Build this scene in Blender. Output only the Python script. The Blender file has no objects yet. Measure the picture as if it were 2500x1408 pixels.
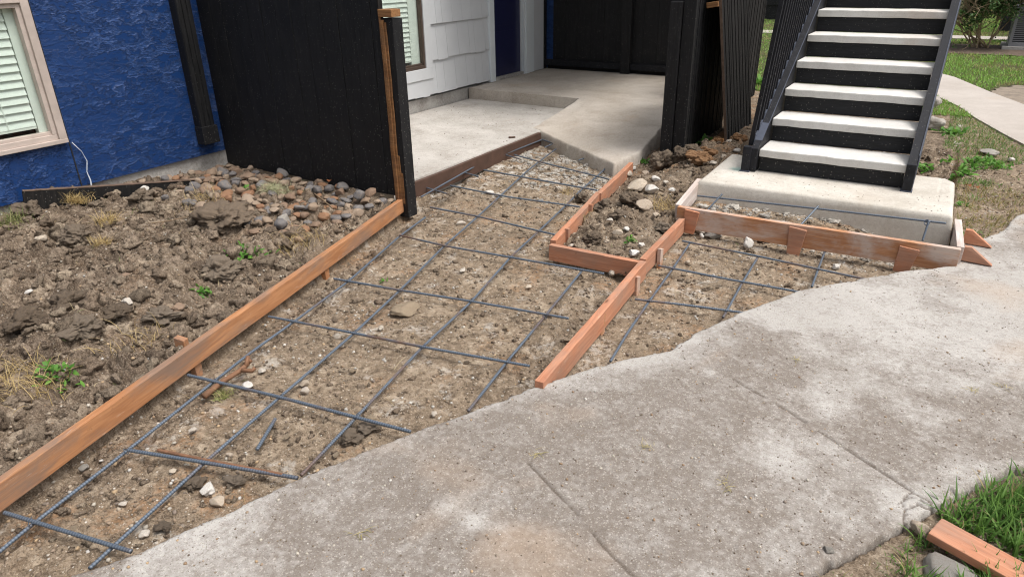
import bpy, bmesh, math, random
import numpy as np
from mathutils import Matrix, Vector, Euler, noise as mnoise
random.seed(7); RNG = np.random.default_rng(11)
R_ = math.radians
scene = bpy.context.scene; COL = scene.collection
# ---------------------------------------------------------------- camera
CR = np.array([0.8502182080338423, 0.5261658200133127, -0.016689175457169386])
CU = np.array([-0.21053879375232548, 0.3689191803200834, 0.9053021897230081])
CF = np.array([-0.48249602594533114, 0.7661906866059363, -0.42444012146036136])
FPX = 1677.37; CAM = np.array([0, 0, 1.5])
cam_data = bpy.data.cameras.new('camera'); cam = bpy.data.objects.new('camera', cam_data); COL.objects.link(cam)
cam_data.sensor_width = 36; cam_data.lens = FPX / 2500 * 36; cam_data.clip_start = .05; cam_data.clip_end = 300
cam.matrix_world = Matrix(((CR[0], CU[0], -CF[0], 0), (CR[1], CU[1], -CF[1], 0), (CR[2], CU[2], -CF[2], 1.5), (0, 0, 0, 1)))
scene.camera = cam
# ---------------------------------------------------------------- sky, sun, exposure
SUN_EL, SUN_AZ = R_(64), R_(8)          # azimuth of the sun in the XY plane, from +X
world = bpy.data.worlds.new("World"); scene.world = world; world.use_nodes = True
wn = world.node_tree; bg = wn.nodes['Background']
sky = wn.nodes.new('ShaderNodeTexSky'); sky.sky_type = 'NISHITA'; sky.sun_disc = False
sky.sun_elevation = SUN_EL; sky.sun_rotation = math.pi / 2 - SUN_AZ
sky.air_density = 1.0; sky.dust_density = 6.0; sky.ozone_density = 1.0; sky.altitude = 0
hs = wn.nodes.new('ShaderNodeHueSaturation'); hs.inputs['Saturation'].default_value = .35
wn.links.new(sky.outputs[0], hs.inputs['Color']); wn.links.new(hs.outputs[0], bg.inputs[0]); bg.inputs[1].default_value = .15
sd = bpy.data.lights.new('sun', 'SUN'); sd.energy = 1.5; sd.angle = R_(20); sd.color = (1, .965, .92)
sun = bpy.data.objects.new('sun', sd); COL.objects.link(sun)
sdir = Vector((math.cos(SUN_EL) * math.cos(SUN_AZ), math.cos(SUN_EL) * math.sin(SUN_AZ), math.sin(SUN_EL)))
sun.rotation_euler = sdir.to_track_quat('Z', 'Y').to_euler(); sun.location = (2, -3, 8)
scene.view_settings.view_transform = 'Standard'; scene.view_settings.look = 'None'
scene.view_settings.exposure = 0.36; scene.view_settings.gamma = 1
scene.render.engine = 'CYCLES'
scene.cycles.filter_width = 1.1
scene.cycles.max_bounces = 6; scene.cycles.diffuse_bounces = 3; scene.cycles.glossy_bounces = 3
scene.cycles.transmission_bounces = 4

# ---------------------------------------------------------------- geometry helpers
def at(px, py, z=0.0):
    d = CF + CR * (px - 1250) / FPX - CU * (py - 704) / FPX
    return CAM + d * (z - 1.5) / d[2]
def atY(px, py, y0):
    d = CF + CR * (px - 1250) / FPX - CU * (py - 704) / FPX
    return CAM + d * (y0 / d[1])
def project(P):
    d = P - CAM; w = d @ CF
    return 1250 + FPX * (d @ CR) / w, 704 - FPX * (d @ CU) / w, w

def tag(o, label=None, cat=None, group=None, kind=None):
    if label: o['label'] = label
    if cat: o['category'] = cat
    if group: o['group'] = group
    if kind: o['kind'] = kind
    return o
def empty(name, loc, label, cat, group=None):
    o = bpy.data.objects.new(name, None); COL.objects.link(o); o.location = loc; o.empty_display_size = .1
    return tag(o, label, cat, group)
def wloc(p):
    v = Vector((0, 0, 0))
    while p is not None: v += Vector(p.location); p = p.parent
    return v
def link(name, me, mats, parent=None, M=None, smooth=False):
    o = bpy.data.objects.new(name, me); COL.objects.link(o)
    for m in (mats if isinstance(mats, (list, tuple)) else [mats]): me.materials.append(m)
    if smooth: me.polygons.foreach_set('use_smooth', [True] * len(me.polygons))
    M = M or Matrix.Identity(4)
    if parent is not None:
        o.parent = parent
        pw = Matrix.Translation(wloc(parent)) if parent.type == 'EMPTY' else parent['_mw'] if False else MW.get(parent.name, Matrix.Translation(wloc(parent)))
        o.matrix_basis = pw.inverted() @ M
    else: o.matrix_basis = M
    MW[o.name] = M
    return o
MW = {}
def np_mesh(name, V, F):
    """F: (n,k) int array, k = 3 or 4, or list of such arrays"""
    me = bpy.data.meshes.new(name)
    Fs = F if isinstance(F, list) else [F]
    V = np.ascontiguousarray(V, dtype=np.float32)
    me.vertices.add(len(V)); me.vertices.foreach_set('co', V.ravel())
    idx = np.concatenate([f.ravel() for f in Fs]).astype(np.int32)
    tot = np.concatenate([np.full(len(f), f.shape[1]) for f in Fs]).astype(np.int32)
    me.loops.add(len(idx)); me.loops.foreach_set('vertex_index', idx)
    st = np.concatenate([[0], np.cumsum(tot)[:-1]]).astype(np.int32)
    me.polygons.add(len(tot)); me.polygons.foreach_set('loop_start', st); me.polygons.foreach_set('loop_total', tot)
    me.update(calc_edges=True); me.validate()
    return me
def attr(me, name, vals):
    a = me.attributes.new(name, 'FLOAT', 'POINT'); a.data.foreach_set('value', np.asarray(vals, dtype=np.float32).ravel())
def attr_col(me, name, vals):
    a = me.attributes.new(name, 'FLOAT_COLOR', 'POINT')
    v = np.concatenate([vals, np.ones((len(vals), 1))], 1); a.data.foreach_set('color', v.astype(np.float32).ravel())

def bm_box(bm, lo, hi, bev=0.0):
    r = bmesh.ops.create_cube(bm, size=1)
    vs = r['verts']; lo = Vector(lo); hi = Vector(hi)
    for v in vs: v.co = Vector([lo[i] + (v.co[i] + .5) * (hi[i] - lo[i]) for i in range(3)])
    if bev:
        es = list({e for v in vs for e in v.link_edges})
        bmesh.ops.bevel(bm, geom=es, offset=bev, segments=2, profile=.6, affect='EDGES')
def bm_prism(bm, pts, off):
    """pts: list of 3-D points of one face, extruded by vector off"""
    a = [bm.verts.new(p) for p in pts]; b = [bm.verts.new(Vector(p) + Vector(off)) for p in pts]
    bm.faces.new(a); bm.faces.new(b[::-1]); n = len(pts)
    for i in range(n): bm.faces.new((a[i], b[i], b[(i + 1) % n], a[(i + 1) % n]))
def bm_tube(bm, pts, radii, seg=8, cap=True):
    pts = [Vector(p) for p in pts]; rings = []; n = len(pts)
    if not isinstance(radii, (list, tuple)): radii = [radii] * n
    up = Vector((0, 0, 1))
    for i, p in enumerate(pts):
        t = (pts[min(i + 1, n - 1)] - pts[max(i - 1, 0)]).normalized()
        u = t.cross(up);
        if u.length < .05: u = t.cross(Vector((1, 0, 0)))
        u.normalize(); w = t.cross(u)
        rings.append([bm.verts.new(p + (u * math.cos(a) + w * math.sin(a)) * radii[i]) for a in [2 * math.pi * k / seg for k in range(seg)]])
    for a, b in zip(rings, rings[1:]):
        for k in range(seg): bm.faces.new((a[k], a[(k + 1) % seg], b[(k + 1) % seg], b[k]))
    if cap: bm.faces.new(rings[0][::-1]); bm.faces.new(rings[-1])
def bm_done(bm, name):
    bmesh.ops.recalc_face_normals(bm, faces=bm.faces)
    me = bpy.data.meshes.new(name); bm.to_mesh(me); bm.free(); return me
def boxes(name, lst, mat, parent=None, bev=0.0, M=None):
    bm = bmesh.new()
    for lo, hi in lst: bm_box(bm, lo, hi, bev)
    return link(name, bm_done(bm, name), mat, parent, M)
def frame_M(p0, p1):
    p0 = Vector(p0); p1 = Vector(p1); x = (p1 - p0).normalized(); y = Vector((0, 0, 1)).cross(x).normalized(); z = x.cross(y)
    return Matrix(((x.x, y.x, z.x, p0.x), (x.y, y.y, z.y, p0.y), (x.z, y.z, z.z, p0.z), (0, 0, 0, 1)))
def timber(name, p0, p1, h, t, mat, parent=None, side=0.0, bev=.0025, wob=.0):
    """board on edge: p0-p1 is its top line, h its depth below, t its thickness, side shifts across"""
    L = (Vector(p1) - Vector(p0)).length
    bm = bmesh.new(); bm_box(bm, (0, -t / 2 + side, -h), (L, t / 2 + side, 0), bev)
    if wob:
        es = [e for e in bm.edges if abs((e.verts[0].co - e.verts[1].co).x) > L * .5]
        bmesh.ops.subdivide_edges(bm, edges=es, cuts=24, use_grid_fill=True)
        for v in bm.verts:
            v.co.y += wob * mnoise.noise(Vector((v.co.x * 1.3, h * 7, 3.1))); v.co.z += wob * .7 * mnoise.noise(Vector((v.co.x * 1.1, 9.2, L)))
            v.co.z += .0015 * mnoise.noise(v.co * 30)
    return link(name, bm_done(bm, name), mat, parent, frame_M(p0, p1))

# ---------------------------------------------------------------- numpy noise
def h2(ix, iy, s):
    h = (ix.astype(np.int64) * 374761393 + iy.astype(np.int64) * 668265263 + s * 974634777) & 0xffffffff
    h = ((h ^ (h >> 13)) * 1274126177) & 0xffffffff
    h = ((h ^ (h >> 16)) * 2246822519) & 0xffffffff
    return ((h ^ (h >> 15)) & 0xffffff) / float(0x1000000)
def vnoise(x, y, s=0):
    ix = np.floor(x); iy = np.floor(y); fx = x - ix; fy = y - iy
    ux = fx * fx * (3 - 2 * fx); uy = fy * fy * (3 - 2 * fy)
    a = h2(ix, iy, s); b = h2(ix + 1, iy, s); c = h2(ix, iy + 1, s); d = h2(ix + 1, iy + 1, s)
    return (a * (1 - ux) + b * ux) * (1 - uy) + (c * (1 - ux) + d * ux) * uy
def fbm(x, y, s=0, o=4):
    v = 0; a = .5; t = 0
    for i in range(o):
        v = v + a * vnoise(x, y, s + i * 17); t += a; a *= .5; x = x * 2.03 + 11.3; y = y * 2.03 - 7.7
    return v / t
def clods(x, y, cell, s, dens=1.0, rmin=.35, rmax=.75):
    """packed lumps: height (0..1) and tone of the topmost lump"""
    x = x / cell; y = y / cell
    x = x + .5 * (vnoise(x * 2.3, y * 2.3, s + 5) - .5) + .2 * (vnoise(x * 6, y * 6, s + 15) - .5); y = y + .5 * (vnoise(x * 2.3, y * 2.3, s + 6) - .5) + .2 * (vnoise(x * 6, y * 6, s + 16) - .5)
    ix = np.floor(x); iy = np.floor(y)
    best = np.zeros_like(x); tone = np.full_like(x, .5)
    for dx in (-1, 0, 1):
        for dy in (-1, 0, 1):
            cx = ix + dx; cy = iy + dy
            px = cx + h2(cx, cy, s); py = cy + h2(cx, cy, s + 1)
            r = rmin + (rmax - rmin) * h2(cx, cy, s + 2) ** 1.5
            th = h2(cx, cy, s + 3) * 3.14; c = np.cos(th); sn = np.sin(th); ax = .7 + .5 * h2(cx, cy, s + 7)
            ex = (x - px) * c + (y - py) * sn; ey = (-(x - px) * sn + (y - py) * c) / ax
            q = 1 - (ex * ex + ey * ey) / (r * r)
            tilt = 1 + .55 * ex / r + .25 * ey / r
            hh = np.sqrt(np.clip(q * 2.1, 0, 1)) * (.3 + .7 * h2(cx, cy, s + 4)) * (r / rmax) * tilt
            hh = np.where(h2(cx, cy, s + 8) < dens, hh, 0)
            m = hh > best; best = np.where(m, hh, best); tone = np.where(m, h2(cx, cy, s + 9), tone)
    return best, tone
def ss(a, b, x):
    t = np.clip((x - a) / (b - a), 0, 1); return t * t * (3 - 2 * t)

# ---------------------------------------------------------------- layout
def xA(y): return -2.362 - .2603 * (y - .6)                # left form board
def xD(y): return -1.815 - .163 * (y - 3.3)                # board between walkway and planting bed
def xB(y): return -1.17 - .048 * (y - 2.0)                 # board from the sidewalk to the stair form
SW_L = [(-3.4, -2.2), (-2.15, -.5), (-1.95, .1), (-1.80, .50), (-1.71, .66), (-1.55, 1.13), (-1.39, 1.5), (-1.28, 1.71), (-1.16, 1.98), (-.97, 2.31), (-.8, 2.52), (-.76, 2.69),
        (-.66, 2.96), (-.44, 3.42), (-.2, 3.71), (-.01, 3.94), (.2, 4.14), (.24, 4.30), (.26, 4.62), (.34, 4.68), (.45, 4.92), (.52, 5.25), (.72, 5.62), (1.1, 6.0), (1.9, 6.6), (2.6, 7.0)]
SW_R = [(3.0, 5.4), (2.0, 4.55), (1.3, 3.9), (.85, 3.1), (.62, 2.62), (.46, 2.37), (.34, 2.21), (.23, 2.03), (.16, 1.9), (.08, 1.76), (-.06, 1.54), (-.30, 1.2), (-.62, .7), (-1.0, 0.0), (-1.5, -1.0), (-2.3, -2.2)]
SW = np.array(SW_L + SW_R)
def sdf_poly(P, x, y):
    """signed distance, positive inside"""
    d = np.full(x.shape, 1e9); ins = np.zeros(x.shape, bool); n = len(P)
    for i in range(n):
        ax, ay = P[i]; bx, by = P[(i + 1) % n]; ex, ey = bx - ax, by - ay
        t = np.clip(((x - ax) * ex + (y - ay) * ey) / (ex * ex + ey * ey), 0, 1)
        d = np.minimum(d, (x - ax - t * ex) ** 2 + (y - ay - t * ey) ** 2)
        c = (ay > y) != (by > y)
        with np.errstate(divide='ignore', invalid='ignore'):
            xi = (bx - ax) * (y - ay) / (by - ay if by != ay else 1e-9) + ax
        ins ^= c & (x < xi)
    return np.where(ins, 1, -1) * np.sqrt(d)
def regions(x, y):
    s = sdf_poly(SW, x, y)
    mound = ss(.01, .05, xA(y) - x) * ss(3.62, 3.5, y) * (x < 0)
    bed = ss(0, .03, x - xD(y)) * ss(0, .03, xB(y) - x) * ss(3.3, 3.36, y)
    bed = np.maximum(bed, ss(-2.45, -2.2, x) * ss(4.9, 5.25, y + .62 * (x + 2.1)) * (x < 0.12) * ((x < -1.34) | (y > 5.3)))
    bed = np.where((y > 4.2) & (x > -1.36) & (x < .12), np.maximum(bed, ss(5.3, 5.45, y)), bed)
    lawn = np.where(s > -.5, 1, 1) * ((x > .1) & (y > 4.2)) * ss(.15, .19, x) 
    rightof = (s < 0) & (x > -.9) & (y < 4.0) & (x > (y * .35 - .9))     # grass side of the sidewalk
    near = rightof & (sdf_side(x, y) > 0)
    return s, mound, bed, np.maximum(lawn, 0), near
def sdf_side(x, y):
    # > 0 on the lawn side (camera side) of the sidewalk
    return (x + .06) * .78 - (y - 1.54) * .62 + .12
def macro(x, y):
    s, mound, bed, lawn, near = regions(x, y)
    z = np.full(x.shape, -.078) + .02 * (fbm(x * 1.7, y * 1.7, 3, 3) - .5)
    z = z - .045 * ss(.26, .04, x - xA(y)) * (x > xA(y) - .03) - .018 * ss(.22, .03, xB(y) - x) * (x < xB(y)) * (y < 3.3)
    # mound of dug-out soil
    d = xA(y) - x
    hm = -.02 + .085 * ss(.0, .75, d) + .15 * (fbm(x * 2.3 + 3, y * 2.3, 21, 3) - .42) * ss(.15, .7, d)
    hm = np.where(x < -4.2, hm * (1 - ss(-4.2, -4.8, x)) + .115 * ss(-4.2, -4.8, x), hm)
    bedf = ss(2.55, 3.1, y + .12 * (x + 4))                      # river-rock bed along the fence
    hm = hm * (1 - bedf) + (.025 + .02 * ss(-3.3, -4.6, x)) * bedf
    z = z * (1 - mound) + hm * mound
    hb = -.02 + .07 * ss(3.8, 4.9, y) * ss(-2.05, -1.65, x) - .03 * ss(-1.75, -2.0, x) * ss(4.7, 5.2, y) + .06 * (fbm(x * 3.1, y * 3.1, 31, 3) - .45) - .03 * ss(.1, 0., xB(y) - x) - .045 * ss(.16, 0., x - xD(y)) * (y < 5.0)
    hb = np.where(y > 4.9, hb + .03 * ss(-1.9, -1.5, x), hb)
    z = z * (1 - bed) + hb * bed
    zl = -.012 + .03 * (fbm(x * 1.5, y * 1.5, 41, 3) - .5)
    z = z * (1 - lawn) + zl * lawn
    led = (x > -1.32) * (x < .19) * ss(4.22, 4.40, y + .10 * (fbm(x * 6, y * 6, 33, 3) - .5)) * (y < 4.6); z = z * (1 - led) + (.035 - .075 * ss(-.6, .1, x)) * led
    far = ss(6.6, 7.4, y); z = z * (1 - far) + 0.0 * far
    z = np.where(near, -.015 + .02 * (fbm(x * 4, y * 4, 5, 3) - .5), z)
    return z, s, mound, bed, lawn, near
def soil(x, y):
    z, s, mound, bed, lawn, near = macro(x, y)
    rough = .36 + .84 * mound + .72 * bed * ss(6.8, 6.0, y) * (1 - .6 * ss(-1.8, -2.0, x) * ss(4.8, 5.2, y)) + .05 * lawn - .12 * near
    edge = np.exp(-((x - xA(y) - .16) / .14) ** 2) * (x > xA(y)) + np.exp(-((xB(y) - x - .12) / .1) ** 2) * (x < xB(y)) * (y < 3.3)
    rough = rough + .5 * edge * (1 - mound) * (1 - bed)
    rough = np.clip(rough, .15, 1.3)
    patch = ss(.4, .62, fbm(x * 2.2, y * 2.2, 77, 3))
    a, ta = clods(x, y, .17, 101, .6); b, tb = clods(x, y, .075, 202, .8); c, tc = clods(x, y, .036, 303, .9); e, te = clods(x, y, .018, 404, .95)
    big = np.clip(rough - .4, 0, 1); rk = rough * (.25 + .75 * patch)
    cr = np.abs(fbm(x * 19, y * 19, 13, 4) - .5) * 2                      # cracks and crumbling
    hz = .075 * a * big + .034 * b * (rk * .7 + .3 * big) + .019 * c * (.12 + .88 * rk) + .0075 * e * (.35 + .65 * rough)
    hz = hz * (.8 + .3 * cr) + .055 * (fbm(x * 7, y * 7, 29, 3) - .5) * rough * np.clip(rough - .3, 0, 1) + .024 * (fbm(x * 24, y * 24, 9, 4) - .5) * rough + .004 * (fbm(x * 70, y * 70, 19, 2) - .5)
    k = ss(9, 7.5, y)
    tone = (.25 * ta * (a > .25) + .45 * tb * (b > .2) + .6 * tc + .5 * te) / (.25 * (a > .25) + .45 * (b > .2) + 1.1)
    return z + (hz - .018 * rough - .004) * k, tone, s, mound, bed, lawn, near
def zsoil(x, y): return float(soil(np.array([x]), np.array([y]))[0][0])

# ---------------------------------------------------------------- materials
class G:
    def __init__(s, name):
        s.m = bpy.data.materials.new(name); s.m.use_nodes = True; s.t = s.m.node_tree; s.n = s.t.nodes; s.l = s.t.links
        s.b = s.n['Principled BSDF']; s.tc = s.n.new('ShaderNodeTexCoord'); s.co = s.tc.outputs['Object']
    def put(s, node, key, v):
        if v is None: return
        if hasattr(v, 'links') or isinstance(v, bpy.types.NodeSocket): s.l.new(v, node.inputs[key])
        elif isinstance(v, (tuple, list)) and len(v) == 3 and node.inputs[key].type == 'RGBA': node.inputs[key].default_value = (*v, 1)
        else: node.inputs[key].default_value = v
    def map(s, scale=(1, 1, 1), loc=(0, 0, 0), rot=(0, 0, 0), co=None, rnd=False):
        m = s.n.new('ShaderNodeMapping'); m.inputs['Scale'].default_value = scale; m.inputs['Rotation'].default_value = rot
        s.l.new(co or s.co, m.inputs['Vector'])
        if rnd:
            oi = s.n.new('ShaderNodeObjectInfo'); k = s.math('MULTIPLY', oi.outputs['Random'], 37.0); s.l.new(k, m.inputs['Location'])
        else: m.inputs['Location'].default_value = loc
        return m.outputs[0]
    def noise(s, scale, detail=4, rough=.55, dist=0, co=None, out='Fac'):
        n = s.n.new('ShaderNodeTexNoise'); n.inputs['Scale'].default_value = scale; n.inputs['Detail'].default_value = detail
        n.inputs['Roughness'].default_value = rough; n.inputs['Distortion'].default_value = dist; s.l.new(co or s.co, n.inputs['Vector']); return n.outputs[out]
    def voro(s, scale, co=None, out='Distance', feat='F1', rnd=1.0):
        n = s.n.new('ShaderNodeTexVoronoi'); n.feature = feat; n.inputs['Scale'].default_value = scale; n.inputs['Randomness'].default_value = rnd; s.l.new(co or s.co, n.inputs['Vector']); return n.outputs[out]
    def ramp(s, fac, stops, interp='LINEAR'):
        r = s.n.new('ShaderNodeValToRGB'); r.color_ramp.interpolation = interp; s.l.new(fac, r.inputs[0]); e = r.color_ramp.elements
        for i, (p, c) in enumerate(stops):
            el = e[i] if i < 2 else e.new(p)
            el.position = p; el.color = (c, c, c, 1) if not isinstance(c, tuple) else (*c, 1)
        return r.outputs[0]
    def mix(s, fac, a, b, mode='MIX'):
        n = s.n.new('ShaderNodeMix'); n.data_type = 'RGBA'; n.blend_type = mode
        s.put(n, 0, fac)
        for k, v in ((6, a), (7, b)):
            if isinstance(v, bpy.types.NodeSocket): s.l.new(v, n.inputs[k])
            else: n.inputs[k].default_value = (*v, 1)
        return n.outputs[2]
    def math(s, op, a, b=None, clamp=False):
        n = s.n.new('ShaderNodeMath'); n.operation = op; n.use_clamp = clamp; s.put(n, 0, a); s.put(n, 1, b); return n.outputs[0]
    def attr(s, name, out='Fac'):
        n = s.n.new('ShaderNodeAttribute'); n.attribute_name = name; return n.outputs[out]
    def sep(s, co=None):
        n = s.n.new('ShaderNodeSeparateXYZ'); s.l.new(co or s.co, n.inputs[0]); return n.outputs
    def bump(s, h, strength=.5, dist=.01, prev=None):
        n = s.n.new('ShaderNodeBump'); n.inputs['Strength'].default_value = strength; n.inputs['Distance'].default_value = dist
        s.l.new(h, n.inputs['Height'])
        if prev is not None: s.l.new(prev, n.inputs['Normal'])
        return n.outputs[0]
    def out(s, color=None, rough=None, normal=None, metal=None, spec=None):
        s.put(s.b, 'Base Color', color); s.put(s.b, 'Roughness', rough); s.put(s.b, 'Normal', normal); s.put(s.b, 'Metallic', metal); s.put(s.b, 'Specular IOR Level', spec)
        return s.m
def simple(name, col, rough=.6, metal=0, bumpscale=0, var=.12, nscale=8, bs=.3, bd=.003):
    g = G(name); n = g.noise(nscale, 5, .6)
    c = g.mix(n, tuple(x * (1 - var * 2) for x in col), tuple(min(1, x * (1 + var * 2)) for x in col))
    nm = g.bump(g.noise(bumpscale, 4, .6), bs, bd) if bumpscale else None
    return g.out(c, rough, nm, metal)

def m_soil():
    g = G('soil'); tone = g.attr('tone'); dry = g.attr('dry'); lime = g.attr('lime'); rust = g.attr('rust')
    n2 = g.noise(48, 6, .7); n3 = g.noise(170, 4, .7); n4 = g.noise(17, 5, .65)
    t2 = g.math('ADD', g.math('MULTIPLY', tone, .55), g.math('MULTIPLY', n2, .45))
    dark = g.ramp(t2, [(.24, (.034, .024, .017)), (.42, (.092, .066, .046)), (.56, (.175, .132, .096)), (.72, (.340, .275, .205))])
    light = g.ramp(t2, [(.22, (.070, .050, .034)), (.42, (.190, .142, .097)), (.58, (.300, .232, .163)), (.78, (.460, .380, .285))])
    c = g.mix(dry, dark, light)  # dry holds soil dryness plus the painted shade beside the boards
    c = g.mix(g.math('MULTIPLY', g.ramp(n3, [(.52, 0), (.64, 1)]), .55), c, (.38, .31, .235))
    c = g.mix(g.math('MULTIPLY', g.ramp(n3, [(.36, 1), (.47, 0)]), .62), c, (.045, .032, .023))
    for sc, th, k in ((70, .90, .85), (150, .84, .75)):
        vc = g.n.new('ShaderNodeTexVoronoi'); vc.inputs['Scale'].default_value = sc; g.l.new(g.co, vc.inputs['Vector'])
        sp = g.n.new('ShaderNodeSeparateColor'); g.l.new(vc.outputs['Color'], sp.inputs[0])
        isst = g.math('MULTIPLY', g.math('GREATER_THAN', sp.outputs[0], th), g.ramp(vc.outputs['Distance'], [(.22, 1), (.34, 0)]))
        isst = g.math('MULTIPLY', isst, g.math('MULTIPLY', g.math('ADD', g.math('MULTIPLY', dry, .6), .4), k))
        c = g.mix(isst, c, g.ramp(sp.outputs[1], [(0, (.34, .22, .13)), (.4, (.46, .38, .29)), (.8, (.60, .54, .46)), (1, (.72, .69, .63))]))
    c = g.mix(g.math('MULTIPLY', rust, g.math('MULTIPLY', g.ramp(n2, [(.42, 0), (.6, 1)]), .6)), c, (.36, .18, .075))
    c = g.mix(g.math('MULTIPLY', lime, g.ramp(g.math('ADD', g.math('MULTIPLY', n4, .5), g.math('MULTIPLY', n2, .5)), [(.47, 0), (.56, 1)])), c, (.56, .53, .48))
    h = g.math('ADD', g.math('MULTIPLY', n2, .8), g.math('MULTIPLY', n3, .45))
    nm = g.bump(h, .95, .010)
    return g.out(c, .95, nm, 0, .15)
def m_concrete(name, base=(.40, .375, .345), light=(.58, .555, .52), dark=(.205, .175, .148), dirt=.5, speck=.5, seed=0, attrs=False, bs=.3):
    g = G(name); co = g.map((1, 1, 1), (seed * 3.7, seed * 1.3, 0))
    a = g.noise(.9, 6, .62, .6, co); b = g.noise(3.2, 6, .65, .4, co); f = g.noise(42, 5, .65, 0, co); ff = g.noise(230, 3, .6, 0, co)
    c = g.mix(g.ramp(a, [(.36, 0), (.66, 1)]), base, light)
    d = g.math('MULTIPLY', g.ramp(g.math('ADD', g.math('MULTIPLY', b, .62), g.math('MULTIPLY', f, .38)), [(.44, 0), (.64, 1)]), dirt)
    if attrs: d = g.math('MULTIPLY', g.ramp(g.math('ADD', g.math('MULTIPLY', g.attr('dirt'), .75), g.math('ADD', g.math('MULTIPLY', g.math('SUBTRACT', f, .5), 1.5), g.math('MULTIPLY', g.math('SUBTRACT', g.noise(9, 6, .7, .5, co), .5), 1.3))), [(.0, 0), (.85, 1)]), .85)
    c = g.mix(d, c, dark)
    c = g.mix(g.math('MULTIPLY', g.ramp(ff, [(.56, 0), (.72, 1)]), .30 * speck), c, (.66, .62, .56))
    c = g.mix(g.math('MULTIPLY', g.ramp(ff, [(.30, 1), (.42, 0)]), .8 * speck), c, (.12, .095, .075))
    vf = g.n.new('ShaderNodeTexVoronoi'); vf.inputs['Scale'].default_value = 230; g.l.new(co, vf.inputs['Vector'])
    sf = g.n.new('ShaderNodeSeparateColor'); g.l.new(vf.outputs['Color'], sf.inputs[0])
    c = g.mix(g.math('MULTIPLY', g.math('GREATER_THAN', sf.outputs[0], .92), .32 * speck), c, (.72, .67, .6))
    c = g.mix(g.math('MULTIPLY', g.math('LESS_THAN', sf.outputs[1], .08), .5 * speck), c, (.13, .10, .08))
    c = g.mix(g.math('MULTIPLY', g.ramp(g.noise(1.7, 3, .5, .3, g.map((1, 1, 1), (seed + 9, 4, 2))), [(.62, 0), (.75, 1)]), .35), c, (.44, .32, .22))
    if attrs: c = g.mix(g.attr('crack'), c, (.085, .062, .046))
    if name == 'pad_concrete':
        dm = g.n.new('ShaderNodeVectorMath'); dm.operation = 'DISTANCE'; g.l.new(g.co, dm.inputs[0]); dm.inputs[1].default_value = (-1.17, 4.93, .16)
        c = g.mix(g.math('MULTIPLY', g.ramp(g.math('ADD', dm.outputs['Value'], g.math('MULTIPLY', g.math('SUBTRACT', f, .5), .10)), [(.02, .55), (.075, 0)]), .8), c, (.25, .62, .52))
    nm = g.bump(g.math('ADD', g.math('MULTIPLY', f, .6), ff), bs, .004)
    return g.out(c, .9, nm, 0, .3)
def m_wood(name, col, dark, stain=(.20, .17, .15), st=.35, raw=.0):
    g = G(name); co = g.map((1.1, 16, 16), rnd=True)
    gr = g.noise(2.2, 6, .6, 1.6, co); fine = g.noise(9, 4, .7, .5, g.map((1.2, 40, 40), rnd=True)); bl = g.noise(2.4, 5, .62, .5, g.map((1, 2.2, 2.2), rnd=True))
    c = g.mix(g.ramp(gr, [(.35, 0), (.62, 1)]), col, dark)
    c = g.mix(g.math('MULTIPLY', g.ramp(fine, [(.5, 0), (.7, 1)]), .35), c, tuple(x * .55 for x in col))
    c = g.mix(g.math('MULTIPLY', g.ramp(g.math('ADD', g.math('MULTIPLY', bl, .75), g.math('MULTIPLY', fine, .25)), [(.46, 0), (.60, 1)]), st), c, stain)
    spk = g.noise(38, 4, .7); c = g.mix(g.math('MULTIPLY', g.ramp(spk, [(.62, 0), (.72, 1)]), .5), c, tuple(x * .45 for x in col))
    kv = g.n.new('ShaderNodeTexVoronoi'); kv.inputs['Scale'].default_value = 2.6; g.l.new(g.map((1, 3.2, 3.2), rnd=True), kv.inputs['Vector'])
    c = g.mix(g.ramp(kv.outputs['Distance'], [(.035, .85), (.06, .25), (.10, 0)]), c, tuple(x * .28 for x in col))
    sc = g.noise(5, 5, .75, 1, g.map((1.5, 9, 9), rnd=True))
    c = g.mix(g.math('MULTIPLY', g.ramp(sc, [(.60, 0), (.72, 1)]), .35), c, (.62, .52, .44))
    nm = g.bump(g.math('ADD', gr, g.math('MULTIPLY', fine, .5)), .25, .003)
    return g.out(c, .72, nm, 0, .3)
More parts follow.
